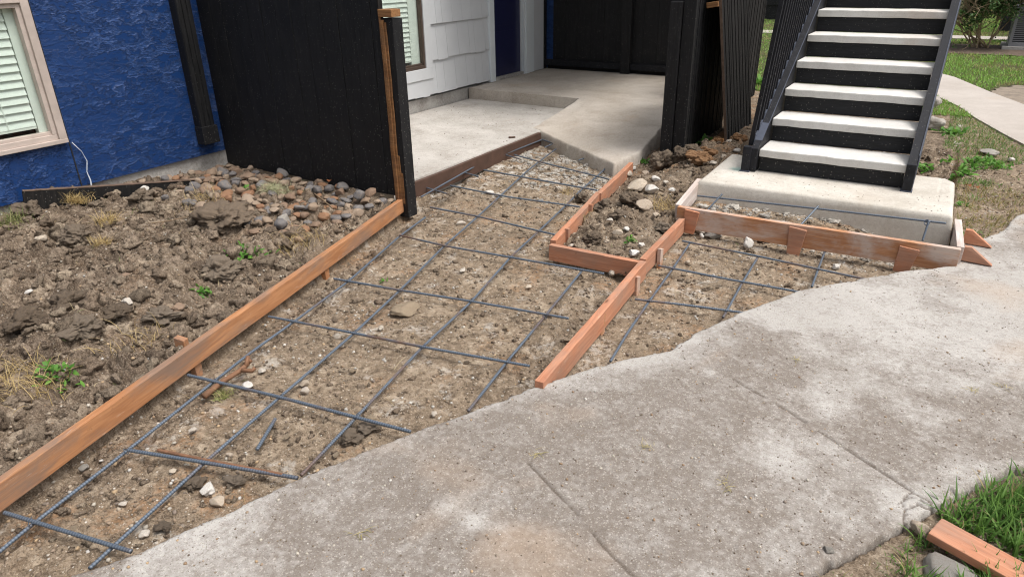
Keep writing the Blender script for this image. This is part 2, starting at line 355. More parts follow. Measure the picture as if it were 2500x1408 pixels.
def m_black(name='black_paint', col=(.0080, .0080, .0088), axis=(30, 30, 1.6), rough=.62, specks=.8, brown=.0):
    g = G(name); co = g.map(axis); gr = g.noise(2.4, 6, .7, 1.1, co); pat = g.noise(3, 5, .6)
    c = g.mix(g.ramp(gr, [(.4, 0), (.75, 1)]), col, tuple(x * 2.6 + .004 for x in col))
    if brown: c = g.mix(g.math('MULTIPLY', g.ramp(gr, [(.55, 0), (.72, 1)]), brown), c, (.16, .105, .07))
    vf = g.n.new('ShaderNodeTexVoronoi'); vf.inputs['Scale'].default_value = 85; g.l.new(g.co, vf.inputs['Vector'])
    sf = g.n.new('ShaderNodeSeparateColor'); g.l.new(vf.outputs['Color'], sf.inputs[0])
    z = g.sep()[2]; low = g.ramp(z, [(.0, 1), (.9, .25)])
    sp = g.math('MULTIPLY', g.math('MULTIPLY', g.math('GREATER_THAN', sf.outputs[0], .80), g.ramp(vf.outputs['Distance'], [(.14, 1), (.28, 0)])), low)
    c = g.mix(g.math('MULTIPLY', sp, specks), c, (.42, .39, .35)); scf = g.noise(7, 6, .8, 2.0, g.map((axis[0] * .12 + .4, axis[1] * .12 + .4, axis[2] * .35 + .2))); c = g.mix(g.math('MULTIPLY', g.ramp(scf, [(.60, 0), (.70, 1)]), .35), c, (.085, .08, .078))
    du = g.math('MULTIPLY', g.ramp(pat, [(.5, 0), (.75, 1)]), .10); c = g.mix(du, c, (.05, .046, .042))
    nm = g.bump(g.math('ADD', gr, g.math('MULTIPLY', pat, .3)), .3, .003)
    return g.out(c, g.ramp(gr, [(.3, rough - .12), (.8, rough + .15)]), nm, 0, .28)
def m_blue():
    g = G('blue_stucco')
    big = g.noise(1.9, 4, .6, .4, g.map((1, 1, 1.2))); skip = g.noise(8.5, 9, .60, .15, g.map((1, 1.0, 2.0), (3, 1, 0)))
    skip2 = g.noise(15, 8, .66, .2, g.map((1, 1.0, 2.4), (7, 2, 0)))
    step = g.ramp(skip, [(.485, 0), (.505, 1), (.56, .8), (.60, .75), (.612, 1.0)]); step2 = g.ramp(skip2, [(.54, 0), (.556, 1)])
    mask = g.ramp(big, [(.36, .12), (.52, 1)])
    fine = g.noise(60, 5, .75, .3); brush = g.noise(26, 4, .6, .5, g.map((1, 7, .8)))
    rg = g.math('MULTIPLY', g.math('ADD', step, g.math('MULTIPLY', step2, .6)), mask)
    h = g.math('ADD', rg, g.math('ADD', g.math('MULTIPLY', g.math('MULTIPLY', fine, g.math('ADD', g.math('MULTIPLY', rg, .8), .12)), .9), g.math('MULTIPLY', brush, .10)))
    c = g.mix(rg, (.0095, .042, .155), (.017, .066, .225))
    c = g.mix(g.math('MULTIPLY', g.ramp(g.noise(80, 3, .7), [(.68, 0), (.76, 1)]), .35), c, (.16, .24, .36))
    nm = g.bump(h, 1.0, .011)
    return g.out(c, .33, nm, 0, .55)
def m_rock(name, cols, bs=.5, rough=.85, scale=25):
    g = G(name); oi = g.n.new('ShaderNodeObjectInfo')
    c = g.ramp(oi.outputs['Random'], [(i / max(1, len(cols) - 1), c) for i, c in enumerate(cols)])
    n = g.noise(scale, 6, .65, 0, g.map(rnd=True)); n2 = g.noise(scale * .22, 3, .5, 0, g.map(rnd=True))
    c = g.mix(g.math('MULTIPLY', g.ramp(n, [(.45, 0), (.7, 1)]), .55), c, (.10, .078, .058))
    c = g.mix(g.math('MULTIPLY', g.ramp(n2, [(.5, 0), (.7, 1)]), .35), c, (.33, .23, .14))
    return g.out(c, rough, g.bump(n, bs, .008), 0, .3)
def m_attrcol(name, rough=.85, bumpscale=90, trans=0):
    g = G(name); c = g.attr('col', 'Color'); n = g.noise(bumpscale, 4, .6)
    c = g.mix(g.math('MULTIPLY', n, .4), c, (.07, .055, .04)) if not trans else c
    m = g.out(c, rough, g.bump(n, .4, .004) if not trans else None, 0, .3)
    if trans:
        tr = g.n.new('ShaderNodeBsdfTranslucent'); g.l.new(c, tr.inputs[0]); mx = g.n.new('ShaderNodeMixShader'); mx.inputs[0].default_value = .35
        o = g.n['Material Output']; g.l.new(g.b.outputs[0], mx.inputs[1]); g.l.new(tr.outputs[0], mx.inputs[2]); g.l.new(mx.outputs[0], o.inputs[0])
    return m
def m_clods():
    g = G('crumbled_soil'); c = g.attr('col', 'Color'); n = g.noise(55, 6, .72); n3 = g.noise(190, 4, .7); pt = g.noise(6, 3, .5)
    c = g.mix(g.ramp(n, [(.40, .75), (.52, 0)]), c, (.055, .040, .029)); c = g.mix(g.math('MULTIPLY', g.ramp(n3, [(.52, 0), (.66, 1)]), .6), c, (.36, .295, .225))
    c = g.mix(g.math('MULTIPLY', g.ramp(n3, [(.34, 1), (.46, 0)]), .6), c, (.045, .033, .024))
    return g.out(c, .97, g.bump(g.math('ADD', n, g.math('MULTIPLY', n3, .5)), 1.0, .010), 0, .12)
def m_rebar():
    g = G('rebar_steel'); r = g.noise(3.2, 4, .6, .3, g.map(rnd=True)); n = g.noise(90, 3, .6)
    c = g.mix(n, (.040, .058, .085), (.10, .13, .17)); c = g.mix(g.math('MULTIPLY', g.attr('rib'), .55), c, (.26, .30, .35))  # rib crests paler: worn steel, with their highlights painted into the colour
    c = g.mix(g.math('MULTIPLY', g.ramp(r, [(.55, 0), (.72, 1)]), .8), c, (.19, .095, .045))
    c = g.mix(g.math('MULTIPLY', g.ramp(n, [(.6, 0), (.75, 1)]), .35), c, (.25, .22, .18))
    return g.out(c, .5, None, .35, .5)
M = dict(
    soil=m_soil(), walk=m_concrete('sidewalk_concrete', (.375, .352, .322), (.49, .468, .438), (.165, .134, .108), speck=.75, attrs=True, bs=.6),
    slab=m_concrete('patio_concrete', (.43, .405, .37), (.56, .53, .49), (.25, .215, .18), .62, .75, 3),
    ramp=m_concrete('ramp_concrete', (.46, .405, .34), (.56, .51, .45), (.28, .225, .175), .55, .75, 4),
    pad=m_concrete('pad_concrete', (.55, .515, .45), (.66, .625, .56), (.33, .28, .22), .5, .4, 5, bs=.35),
    tread=m_concrete('tread_concrete', (.60, .585, .55), (.72, .705, .67), (.40, .375, .34), .30, .25, 8, bs=.2),
    found=m_concrete('foundation_concrete', (.40, .385, .36), (.52, .50, .47), (.16, .14, .12), .7, .6, 6, bs=.6),
    farwalk=m_concrete('far_concrete', (.42, .375, .335), (.50, .455, .41), (.30, .26, .22), .3, .4, 11, bs=.15),
    formA=m_wood('stained_pine', (.50, .245, .115), (.36, .16, .070), (.185, .15, .125), .7),
    formR=m_wood('red_fir', (.56, .265, .155), (.42, .175, .095), (.30, .215, .165), .55),
    formP=m_wood('cement_splashed_pine', (.52, .265, .135), (.38, .17, .08), (.58, .52, .47), .7),
    whitep=m_wood('whitewashed_pine', (.66, .60, .56), (.52, .44, .40), (.45, .33, .26), .4),
    raw=m_wood('raw_cedar', (.36, .185, .075), (.22, .10, .040), (.10, .06, .04), .5),
    oldedge=simple('old_wood_edge', (.13, .085, .06), .85, 0, 60, .5, 25, .4, .003),
    rust=simple('rusty_brown_board', (.085, .045, .03), .8, 0, 60, .3, 9, .4, .004),
    black=m_black(), blackw=m_black('weathered_black', (.0065, .006, .0058), (26, 26, 1.2), .85, .5, .10),
    blackm=m_black('black_metal_paint', (.0075, .008, .0105), (8, 8, 8), .62, .4), riser=m_black('black_riser', (.006, .0065, .008), (3, 30, 30), .55, .8),
    blue=m_blue(), navy=simple('navy_door_paint', (.014, .016, .060), .32, 0, 40, .05, 3, .04, .001),
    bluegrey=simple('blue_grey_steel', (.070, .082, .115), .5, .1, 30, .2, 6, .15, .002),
    shingle=simple('grey_white_siding', (.60, .615, .625), .6, 0, 70, .035, 6, .15, .002), trim=simple('white_trim', (.70, .745, .765), .5, 0, 40, .03, 5, .12, .002),
    wframe=simple('taupe_window_paint', (.50, .42, .37), .6, 0, 60, .15, 12, .3, .003), wbrown=simple('brown_window_metal', (.10, .07, .055), .5, .3, 0, .15),
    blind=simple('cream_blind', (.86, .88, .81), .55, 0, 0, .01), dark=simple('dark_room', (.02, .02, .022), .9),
    tan=m_rock('tan_rock', [(.42, .33, .23), (.48, .38, .27)], 1.0, .95, 40), rock=m_rock('pale_rock', [(.50, .44, .36), (.62, .57, .50), (.44, .36, .28), (.58, .50, .40)]), white=m_rock('white_rock', [(.70, .68, .64), (.62, .58, .52)], .4),
    river=m_rock('river_rock', [(.22, .145, .10), (.28, .20, .14)], .35, .75, 14), river1=m_rock('tan_river_rock', [(.31, .23, .165), (.36, .28, .21)], .35, .75, 16), river2=m_rock('grey_river_rock', [(.14, .135, .14), (.20, .19, .185)], .35, .7, 15), river3=m_rock('orange_river_rock', [(.30, .165, .09), (.27, .14, .08)], .35, .75, 14),
    clod=m_rock('soil_clod', [(.19, .145, .105), (.25, .20, .15), (.165, .125, .09), (.29, .235, .18)], 1.0, .97, 60),
    orange=m_rock('orange_clay', [(.32, .17, .08), (.36, .20, .10)], .9, .95, 30), chunk=m_rock('concrete_chunk', [(.52, .49, .44), (.46, .43, .39)], 1.0, .95, 45),
    clods=m_clods(), rebar=m_rebar(), rebarR=simple('rusted_rebar', (.20, .10, .055), .75, .1, 0, .35, 40), grit=m_attrcol('grit'), leaf=m_attrcol('grass_blades', .55, 20, 1),
    bark=simple('root_bark', (.19, .095, .05), .8, 0, 90, .35, 18, .6, .004), twig=simple('dry_twig', (.20, .135, .08), .85, 0, 90, .25, 20, .4, .003), ac=simple('grey_metal_case', (.26, .26, .28), .5, .4, 0, .08), acd=simple('dark_coil', (.07, .07, .078), .6, .3, 0, .2, 30),
    lawnsoil=simple('lawn_soil', (.085, .085, .035), .95, 0, 40, .35, 2.5, .5, .01), cable=simple('cable_white', (.55, .60, .66), .6), leafd=simple('dead_leaf', (.34, .13, .05), .8),
)
gl = G('window_glass'); M['glass'] = gl.m; _t = gl.n.new('ShaderNodeBsdfTransparent'); _t.inputs[0].default_value = (.93, .96, .95, 1); _g = gl.n.new('ShaderNodeBsdfGlossy'); _g.inputs['Roughness'].default_value = .03
_f = gl.n.new('ShaderNodeLayerWeight'); _p = gl.math('MULTIPLY', gl.math('POWER', _f.outputs['Facing'], 3.0), .45); _x = gl.n.new('ShaderNodeMixShader'); gl.l.new(gl.math('ADD', _p, .03), _x.inputs[0]); gl.l.new(_t.outputs[0], _x.inputs[1]); gl.l.new(_g.outputs[0], _x.inputs[2]); gl.l.new(_x.outputs[0], gl.n['Material Output'].inputs[0])

# ---------------------------------------------------------------- the ground
def grid_mesh(xs, ys, fn, keep):
    X, Y = np.meshgrid(xs, ys); x = X.ravel(); y = Y.ravel(); nx = len(xs); ny = len(ys)
    kv = keep(x, y).reshape(ny, nx)
    kf = kv[:-1, :-1] | kv[1:, :-1] | kv[:-1, 1:] | kv[1:, 1:]
    j, i = np.nonzero(kf); a = j * nx + i; F = np.stack([a, a + 1, a + 1 + nx, a + nx], 1)
    used = np.unique(F); remap = np.full(nx * ny, -1); remap[used] = np.arange(len(used)); F = remap[F]
    x = x[used]; y = y[used]; res = fn(x, y)
    return np.stack([x, y, res[0]], 1), F, res
def in_view(x, y, m=260):
    P = np.stack([x, y, np.zeros_like(x)], 1); u, v, w = project(P)
    return (w > .2) & (u > -m) & (u < 2500 + m) & (v > -m) & (v < 1408 + m)
ys = [.15]
while ys[-1] < 9.4: ys.append(ys[-1] + (.0050 + .0011 * max(0, ys[-1] - 1.2) ** 1.35))
ys = np.array(ys); xs = [1.45]
while xs[-1] > -5.02: xs.append(xs[-1] - (.0062 + .0006 * max(0, -xs[-1] - 1.5)))
xs = np.array(xs)[::-1]
PATIO = np.array([(-5.0, 3.64), (-3.34, 3.70), (-3.34, 5.88), (-2.3, 5.3), (-2.3, 9.4), (-5.0, 9.4)])
def keep_soil(x, y):
    s = sdf_poly(SW, x, y)
    return in_view(x, y) & (s < .03) & (sdf_poly(PATIO, x, y) < .03)
V, F, r = grid_mesh(xs, ys, soil, keep_soil)
me = np_mesh('soil', V, F); tone, s_, mound, bed, lawn, near = r[1:]
dry = np.clip(.80 * (1 - mound) * (1 - bed) + .16 + .75 * (fbm(V[:, 0] * 2.6, V[:, 1] * 2.6, 55, 4) - .5), 0, 1)
dry = np.clip(dry + .30 * bed + .12 * mound * ss(.55, .7, fbm(V[:, 0] * 5, V[:, 1] * 5, 56, 3)), 0, 1)
board_shade = np.exp(-((V[:, 0] - xA(V[:, 1]) - .12) / .12) ** 2) * (1 - mound) + np.exp(-((xB(V[:, 1]) - V[:, 0] - .08) / .10) ** 2) * (V[:, 1] < 3.2)  # shadow along the form boards, painted in as darker soil
dry = np.clip(dry - .6 * board_shade, 0, 1); dry = dry * (1 - .4 * near)
exc = (1 - mound) * (1 - bed) * (1 - lawn)
nz = fbm(V[:, 0] * 9, V[:, 1] * 9, 61, 4)
lime = exc * ss(4.0, 5.0, V[:, 1] - .3 * (V[:, 0] + 2.7)) * ss(.46, .60, nz) * .9 + exc * ss(.20, .02, V[:, 0] + 3.25) * ss(.47, .55, nz) * (V[:, 1] > 3.6) * .6
lime = lime + .45 * exc * ss(.62, .72, fbm(V[:, 0] * 9, V[:, 1] * 9, 71, 4)) * (1 - near)
lime = lime + .65 * ss(.5, .56, fbm(V[:, 0] * 12, V[:, 1] * 12, 72, 4)) * (V[:, 0] > -1.34) * (V[:, 0] < .2) * ss(4.12, 4.25, V[:, 1]) * (V[:, 1] < 4.6)
rust = .7 * ss(.56, .76, fbm(V[:, 0] * 5.1, V[:, 1] * 5.1, 81, 4)) * (.25 + .75 * exc) + .8 * bed * ss(.5, .6, nz) * (V[:, 1] > 5.0) * (V[:, 0] < -1.3)
tone = np.clip(tone + .22 * mound * (fbm(V[:, 0] * 6, V[:, 1] * 6, 57, 3) - .42), 0, 1)
attr(me, 'tone', tone); attr(me, 'dry', dry); attr(me, 'lime', np.clip(lime, 0, .9)); attr(me, 'rust', np.clip(rust, 0, .9))
link('ground_soil', me, M['soil'], smooth=True)['kind'] = 'structure'
# wide ground sheets round the dug area
gv = [(-60, -40, -.16), (60, -40, -.16), (60, 9.35, -.16), (-60, 9.35, -.16)]
link('ground', np_mesh('ground', np.array(gv), np.array([[0, 1, 2, 3]])), M['lawnsoil'])['kind'] = 'structure'
gv = [(-60, 9.35, .0), (60, 9.35, .0), (60, 90, .0), (-60, 90, .0), (-60, 9.35, -.16), (60, 9.35, -.16)]
link('lawn_ground', np_mesh('lawn', np.array(gv), np.array([[0, 1, 2, 3], [0, 4, 5, 1]])), M['lawnsoil'])['kind'] = 'structure'
gv = [(1.44, -6, -.01), (30, -6, -.01), (30, 9.34, -.01), (1.44, 9.34, -.01)]
link('lawn_ground', np_mesh('lawn', np.array(gv), np.array([[0, 1, 2, 3]])), M['lawnsoil'])['kind'] = 'structure'
gv = [(-.9, -6, -.02), (1.44, -6, -.02), (1.44, .16, -.02), (-.9, .16, -.02)]
link('lawn_ground', np_mesh('lawn', np.array(gv), np.array([[0, 1, 2, 3]])), M['lawnsoil'])['kind'] = 'structure'

# ---------------------------------------------------------------- sidewalk
def seg_d(x, y, a, b):
    ex, ey = b[0] - a[0], b[1] - a[1]; t = np.clip(((x - a[0]) * ex + (y - a[1]) * ey) / (ex * ex + ey * ey), 0, 1)
    return np.hypot(x - a[0] - t * ex, y - a[1] - t * ey)
J1 = [at(1790, 925), at(1935, 1010), at(2090, 1110), at(2228, 1200)]; J2 = [at(1290, 1130), at(1400, 1245), at(1470, 1330), at(1560, 1420)]
K = [at(2228, 1200), at(2200, 1225), at(2212, 1275)], [at(2228, 1200), at(2262, 1215), at(2290, 1243)], [at(2212, 1240), at(2240, 1228), at(2275, 1240)], [at(2205, 1222), at(2222, 1214), at(2250, 1222)]
def walk_fn(x, y):
    s = sdf_poly(SW, x, y) + .012 * (fbm(x * 10, y * 10, 91, 5) - .5) + .006 * (vnoise(x * 90, y * 90, 92) - .5)
    e1, _ = clods(x, y, .07, 505, .6)
    s2 = s - .012 * e1 * (s < .03)
    jx = x + .004 * (fbm(x * 30, y * 30, 93, 2) - .5); jy = y + .006 * (fbm(x * 26, y * 26, 94, 3) - .5)
    d = np.minimum.reduce([seg_d(jx, jy, a, b) for P in (J1, J2) for a, b in zip(P, P[1:])])
    gap = vnoise(x * 24, y * 24, 95)
    cr = ss(.0065, .002, d) * ss(.24, .42, gap) * (.7 + .3 * vnoise(x * 7, y * 7, 96))
    jx = x + .02 * (fbm(x * 40, y * 40, 96, 2) - .5); jy = y + .02 * (fbm(x * 40, y * 40, 97, 2) - .5)
    d2 = np.minimum.reduce([seg_d(jx, jy, a, b) for P in K for a, b in zip(P, P[1:])]); cr = np.maximum(cr, .9 * ss(.005, .0015, d2))
    z = -.006 * ss(.02, 0, s2) - .16 * ss(.004, -.012, s2) - .007 * cr + .004 * (fbm(x * 3, y * 3, 98, 3) - .5) + .0022 * (fbm(x * 28, y * 28, 99, 3) - .5)
    g1, _ = clods(x, y, .02, 606, .25); dirt = fbm(x * 1.5 + 5, y * 1.5, 110, 4) * .62 + .38 * fbm(x * 7, y * 7, 111, 4)
    dirt = .30 + .80 * ss(.34, .62, dirt) + .22 * ss(2.3, 1.2, y + .4 * x) - .22 * ss(2.2, 3.4, y - .2 * x)
    for (px, py, rr, k) in ((1900, 1120, .13, -.9), (1560, 870, .12, -.8), (1130, 1235, .10, -.6), (1000, 1100, .16, -.4), (1960, 760, .22, -.5), (2450, 650, .6, -.45), (1090, 1245, .05, -.8), (1160, 1268, .06, -.8), (1230, 1290, .05, -.8), (520, 1300, .12, -.5), (1420, 960, .12, -.3), (800, 1160, .10, -.4), (2250, 1240, .10, -.6), (2100, 1150, .12, -.5),
                            (1680, 830, .15, -.5), (1300, 1250, .2, .5), (1450, 1100, .3, .4), (1700, 1000, .3, .3), (900, 1300, .3, .4), (1900, 870, .25, .3), (2150, 1080, .12, .5)):
        p = at(px, py); q = np.hypot(x - p[0], (y - p[1])) / rr; dirt = dirt + k * np.exp(-q * q * 1.2) * (.6 + .8 * vnoise(x * 12, y * 12, 112))
    dirt = dirt - .35 * ss(.10, .0, s) * (x > -2.2) * (sdf_side(x, y) < 0) + .25 * ss(.08, .0, s) * (sdf_side(x, y) > -.3)
    z = z + .0035 * g1 * np.clip(dirt, 0, 1) * (s > .01)
    return z, s, np.clip(dirt, 0, 1), cr
ysw = [.1]
while ysw[-1] < 7: ysw.append(ysw[-1] + .0055 + .001 * max(0, ysw[-1] - 2))
def keep_walk(x, y): return in_view(x, y, 200) & (sdf_poly(SW, x, y) > -.03)
V, F, r = grid_mesh(np.arange(-2.6, 2.2, .006), np.array(ysw), walk_fn, keep_walk)
ok = (r[0][F] > -.15).any(1); F = F[ok]
me = np_mesh('sidewalk', V, F); attr(me, 'dirt', r[2]); attr(me, 'crack', np.clip(r[3], 0, 1) * .85)
link('sidewalk', me, M['walk'], smooth=True)['kind'] = 'structure'

# ---------------------------------------------------------------- patio slab, landing and ramp
def slab_obj(name, pts, ztop, zbot, mat, jit=.0, bev=.006, zf=None, kind='structure'):
    bm = bmesh.new(); P = []
    n = len(pts)
    for i in range(n):
        a = np.array(pts[i]); b = np.array(pts[(i + 1) % n]); m = max(1, int(np.hypot(*(b - a)) / .03)) if jit else 1
        for k in range(m):
            q = a + (b - a) * k / m
            if jit: q = q + jit * np.array([mnoise.noise(Vector((q[0] * 9, q[1] * 9, 1))), mnoise.noise(Vector((q[0] * 9, q[1] * 9, 5)))]) + jit * .5 * np.array([mnoise.noise(Vector((q[0] * 31, q[1] * 31, 1))), mnoise.noise(Vector((q[0] * 31, q[1] * 31, 5)))])
            P.append(q)
    zt = [zf(*p) if zf else ztop for p in P]
    top = [bm.verts.new((p[0], p[1], z)) for p, z in zip(P, zt)]; bot = [bm.verts.new((p[0] + .012 * mnoise.noise(Vector((p[0] * 9, p[1] * 9, 8))) * (jit > 0), p[1], zbot)) for p in P]
    ft = bm.faces.new(top); bm.faces.new(bot[::-1]); n = len(P)
    for i in range(n): bm.faces.new((top[i], bot[i], bot[(i + 1) % n], top[(i + 1) % n]))
    if bev: bmesh.ops.bevel(bm, geom=list(ft.edges), offset=bev, segments=2, affect='EDGES')
    bmesh.ops.triangulate(bm, faces=[f for f in bm.faces if len(f.verts) > 4])
    o = link(name, bm_done(bm, name), mat); o['kind'] = kind; return o
slab_obj('patio_slab', [(-5.0, 3.62), (-3.33, 3.68), (-3.315, 5.9), (-3.46, 5.93), (-3.46, 7.2), (-5.0, 7.2)], .04, -.14, M['slab'])
slab_obj('landing', [(-5.0, 7.03), (-3.46, 6.97), (-2.32, 6.9), (-2.32, 9.0), (-5.0, 9.0)], .165, -.14, M['ramp'], .012, .006)
# ramp as a sloped sheet with a broken front lip
RP = np.array([(-3.46, 6.975), (-3.46, 5.93), (-3.38, 5.88), (-2.80, 5.49), (-2.21, 5.10), (-2.12, 5.42), (-2.19, 6.0), (-2.28, 6.5), (-2.32, 7.05), (-3.46, 7.08)])
def ramp_fn(x, y):
    s = sdf_poly(RP, x, y) + .02 * (fbm(x * 16, y * 16, 120, 4) - .5) * (y < 6.6)
    yf = 5.93 - (x + 3.46) * .67; t = np.clip((y - yf) / (6.93 - yf), 0, 1)
    top = (.030 + .012 * ss(-3.0, -3.4, x)) * (1 - t) + .1668 * t + .004 * (fbm(x * 5, y * 5, 121, 3) - .5)
    return top - .006 * ss(.02, 0, s) * (y < 6.85) - (top + .13) * (y < 7.0) * ss(.004, -.010, s), s
V, F, r = grid_mesh(np.arange(-3.50, -2.05, .009), np.arange(5.05, 7.14, .009), ramp_fn, lambda x, y: sdf_poly(RP, x, y) > -.035)
F = F[(r[0][F] > -.125).any(1) & (V[F][:, :, 1].max(1) < 7.07) & ~((V[F][:, :, 0].min(1) < -3.462) & (V[F][:, :, 1].max(1) > 6.9))]; link('ramp', np_mesh('ramp', V, F), M['ramp'], smooth=True)['kind'] = 'structure'
o = timber('edging_board', (-3.30, 3.84, .036), (-3.297, 5.79, .040), .13, .03, M['rust'], wob=.01); tag(o, 'dark rust brown board lining the edge of the patio slab', 'board')

# ---------------------------------------------------------------- stair pad
pad_pts = [(-1.335, 4.515), (.165, 4.505), (.155, 5.28), (.10, 5.36), (-1.345, 5.36)]
PP = np.array(pad_pts)
def pad_fn(x, y):
    s = sdf_poly(PP, x, y); rr = .026
    top = .16 - (rr - np.sqrt(np.clip(rr * rr - np.clip(rr - s, 0, rr) ** 2, 0, None))) * 1.0 + .003 * (fbm(x * 4, y * 4, 130, 3) - .5)
    gv = ss(.006, .001, np.abs(x - .075)) * (y > 4.72) + ss(.005, .001, np.abs(y - 4.72)) * (x > .0) * (x < .08) * 0
    top = top - .005 * gv
    return top - (top + .03) * ss(.0, -.018, s) - .1 * ss(-.016, -.03, s), s
V, F, r = grid_mesh(np.arange(-1.40, .22, .008), np.arange(4.45, 5.42, .008), pad_fn, lambda x, y: sdf_poly(PP, x, y) > -.04)
F = F[(r[0][F] > -.12).any(1)]
tag(link('concrete_pad', np_mesh('pad', V, F), M['pad'], smooth=True), 'pale rounded concrete pad under the foot of the black staircase', 'concrete pad')

# ---------------------------------------------------------------- staircase
YS0, RISE, RUN = 5.203, .16434, .28797
st = empty('staircase', (-.6, 5.0, .16), 'black steel staircase with pale concrete treads rising from the concrete pad', 'staircase')
for k in range(10):
    z = .318 + RISE * k; y0 = YS0 + RUN * k - .278; y1 = YS0 + RUN * k + .03
    bm = bmesh.new(); bm_box(bm, (-1.045, y0, z - .052), (-.135, y1, z), .007)
    bmesh.ops.subdivide_edges(bm, edges=[e for e in bm.edges if abs((e.verts[0].co - e.verts[1].co).x) > .5], cuts=40, use_grid_fill=True)
    for v in bm.verts: v.co += Vector((0, .004 * mnoise.noise(v.co * 14 + Vector((k, 0, 0))), .003 * mnoise.noise(v.co * 9 + Vector((0, k, 0)))))
    tr = link('tread', bm_done(bm, 'tread'), M['tread'], st)
    zb = .16 if k == 0 else z - RISE + .001
    o = boxes('riser', [((-1.04, y0 + .028, zb + (.004 if k == 0 else 0)), (-.14, y0 + .036, z - .05))], M['riser'], st)
def stringer(x0, x1, name, lip):
    bm = bmesh.new(); sl = RISE / RUN
    # side plate outline in YZ
    y_f = 4.90; zt = lambda y: .315 + (y - 4.925) * sl + .045
    yy = 7.9
    out = [(y_f, .165), (y_f, .325), (4.935, .35), (yy, zt(yy)), (yy, zt(yy) - .30), (5.19, .165)]
    bm_prism(bm, [(x0, a, b) for a, b in out], (x1 - x0, 0, 0))
    return link(name, bm_done(bm, name), M['blackm'], st)
stringer(-.135, -.085, 'stringer', 1)
stringer(-1.095, -1.05, 'stringer', -1)
# bright upper flange on the left stringer (faces up, blue grey)
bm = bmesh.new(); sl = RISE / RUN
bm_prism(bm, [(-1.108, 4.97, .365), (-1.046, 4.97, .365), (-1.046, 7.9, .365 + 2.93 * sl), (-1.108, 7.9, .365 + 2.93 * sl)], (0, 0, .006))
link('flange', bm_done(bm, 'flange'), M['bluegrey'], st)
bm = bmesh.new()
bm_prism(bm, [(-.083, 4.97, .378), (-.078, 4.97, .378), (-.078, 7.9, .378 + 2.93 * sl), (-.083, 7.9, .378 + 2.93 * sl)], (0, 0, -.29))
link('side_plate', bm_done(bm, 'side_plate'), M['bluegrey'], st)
for x in (-1.12, -.108):
    boxes('foot_post', [((x - .028, 4.885, .163), (x + .028, 4.935, .335))], M['blackm'], st, .004)
    boxes('base_plate', [((x - .034, 4.878, .1605), (x + .034, 4.95, .168))], M['bluegrey'], st, .001)
rl = bmesh.new(); bm_tube(rl, [(-1.04, 4.95, 1.38), (-1.04, 7.9, 1.38 + 2.95 * sl)], .022); link('handrail', bm_done(rl, 'handrail'), M['blackm'], st)
for k in range(29):
    y = 4.965 + .100 * k; zb = .365 + (y - 4.97) * sl; zt = 1.36 + (y - 4.95) * sl
    bm = bmesh.new(); bm_box(bm, (-.014, -.012, 0), (.014, .012, zt - zb + .03), .002)
    for v in bm.verts: v.co.x += (v.co.z) * .080 - .0
    link('baluster', bm_done(bm, 'baluster'), M['blackm'], st, Matrix.Translation((-1.118 + (k > 0) * .004, y, zb - .03)))
    bm = bmesh.new(); bm_prism(bm, [(-1.100, y - .012, zb - .03), (-1.100, y + .074, zb + .010), (-1.094, y + .012, zb + .062), (-1.094, y - .012, zb + .05)], (.004, 0, 0)); link('bracket', bm_done(bm, 'bracket'), M['bluegrey'], st)

# ---------------------------------------------------------------- house
hs_ = empty('house', (-5.2, 3.5, 0), 'two-tone house with blue stucco beside grey white shingle siding', 'house')
W0 = -5.12
boxes('blue_wall', [((W0, -2.5, .165), (-5.0, .80, 5.4)), ((W0, .80, .165), (-5.0, 2.285, .515)), ((W0, .80, 1.345), (-5.0, 2.285, 5.4)), ((W0, 2.285, .165), (-5.0, 3.58, 5.4))], M['blue'], hs_)
boxes('foundation', [((W0, -2.5, -.2), (-5.025, 9.0, .17))], M['found'], hs_)
# seam strip under the window edge
boxes('wall_seam', [((-5.0, 2.345, .17), (-4.994, 2.352, 1.5))], M['dark'], hs_)
boxes('wall', [((W0, 3.58, .19), (-5.02, 5.05, 5.4)), ((W0, 5.05, .19), (-5.02, 6.2, .5)), ((W0, 5.05, 1.62), (-5.02, 6.2, 5.4)), ((W0, 6.2, .19), (-5.02, 7.62, 5.4)), ((W0, 7.62, 2.25), (-5.02, 8.32, 5.4)), ((W0, 8.32, .165), (-5.02, 9.2, 5.4))], M['shingle'], hs_)
# shingle courses with staggered butts
bm = bmesh.new(); rr = random.Random(3)
for row in range(9):
    zb = .17 + .385 * row if row else .175
    y = 3.6 - rr.random() * .1
    while y < 7.49:
        w = rr.choice([.11, .15, .19, .22]); y2 = min(y + w, 7.49); y1 = max(y, 3.6)
        dz = rr.choice([0, .0, .009, .017]) + (.012 if row == 0 else 0); zt = .17 + .385 * (row + 1) + .03
        segs = [(y1, y2)]
        if zt > .49 - .12 and zb < 1.7:    # leave the window free
            if y1 < 6.33 and y2 > 4.92:
                segs = []
                if y2 > 6.33: segs.append((6.33, y2))
                if y1 < 4.92: segs.append((y1, 4.92))
                if zb < .37 and y2 > 4.92 and y1 < 6.33: bm_prism(bm, [(-4.984, max(y1, 4.92), zb + dz), (-4.984, min(y2, 6.33), zb + dz), (-4.984, min(y2, 6.33), .372), (-4.984, max(y1, 4.92), .372)], (-.03, 0, 0))
        for a, b in segs:
            if b - a > .004: bm_prism(bm, [(-4.983, a + .0012, zb + dz), (-4.983, b - .0012, zb + dz), (-5.008, b - .0012, zt), (-5.008, a + .0012, zt)], (-.012, 0, 0))
        y = y2 + .0001 if y2 < 7.49 else 9
link('shingle_siding', bm_done(bm, 'shingles'), M['shingle'], hs_)
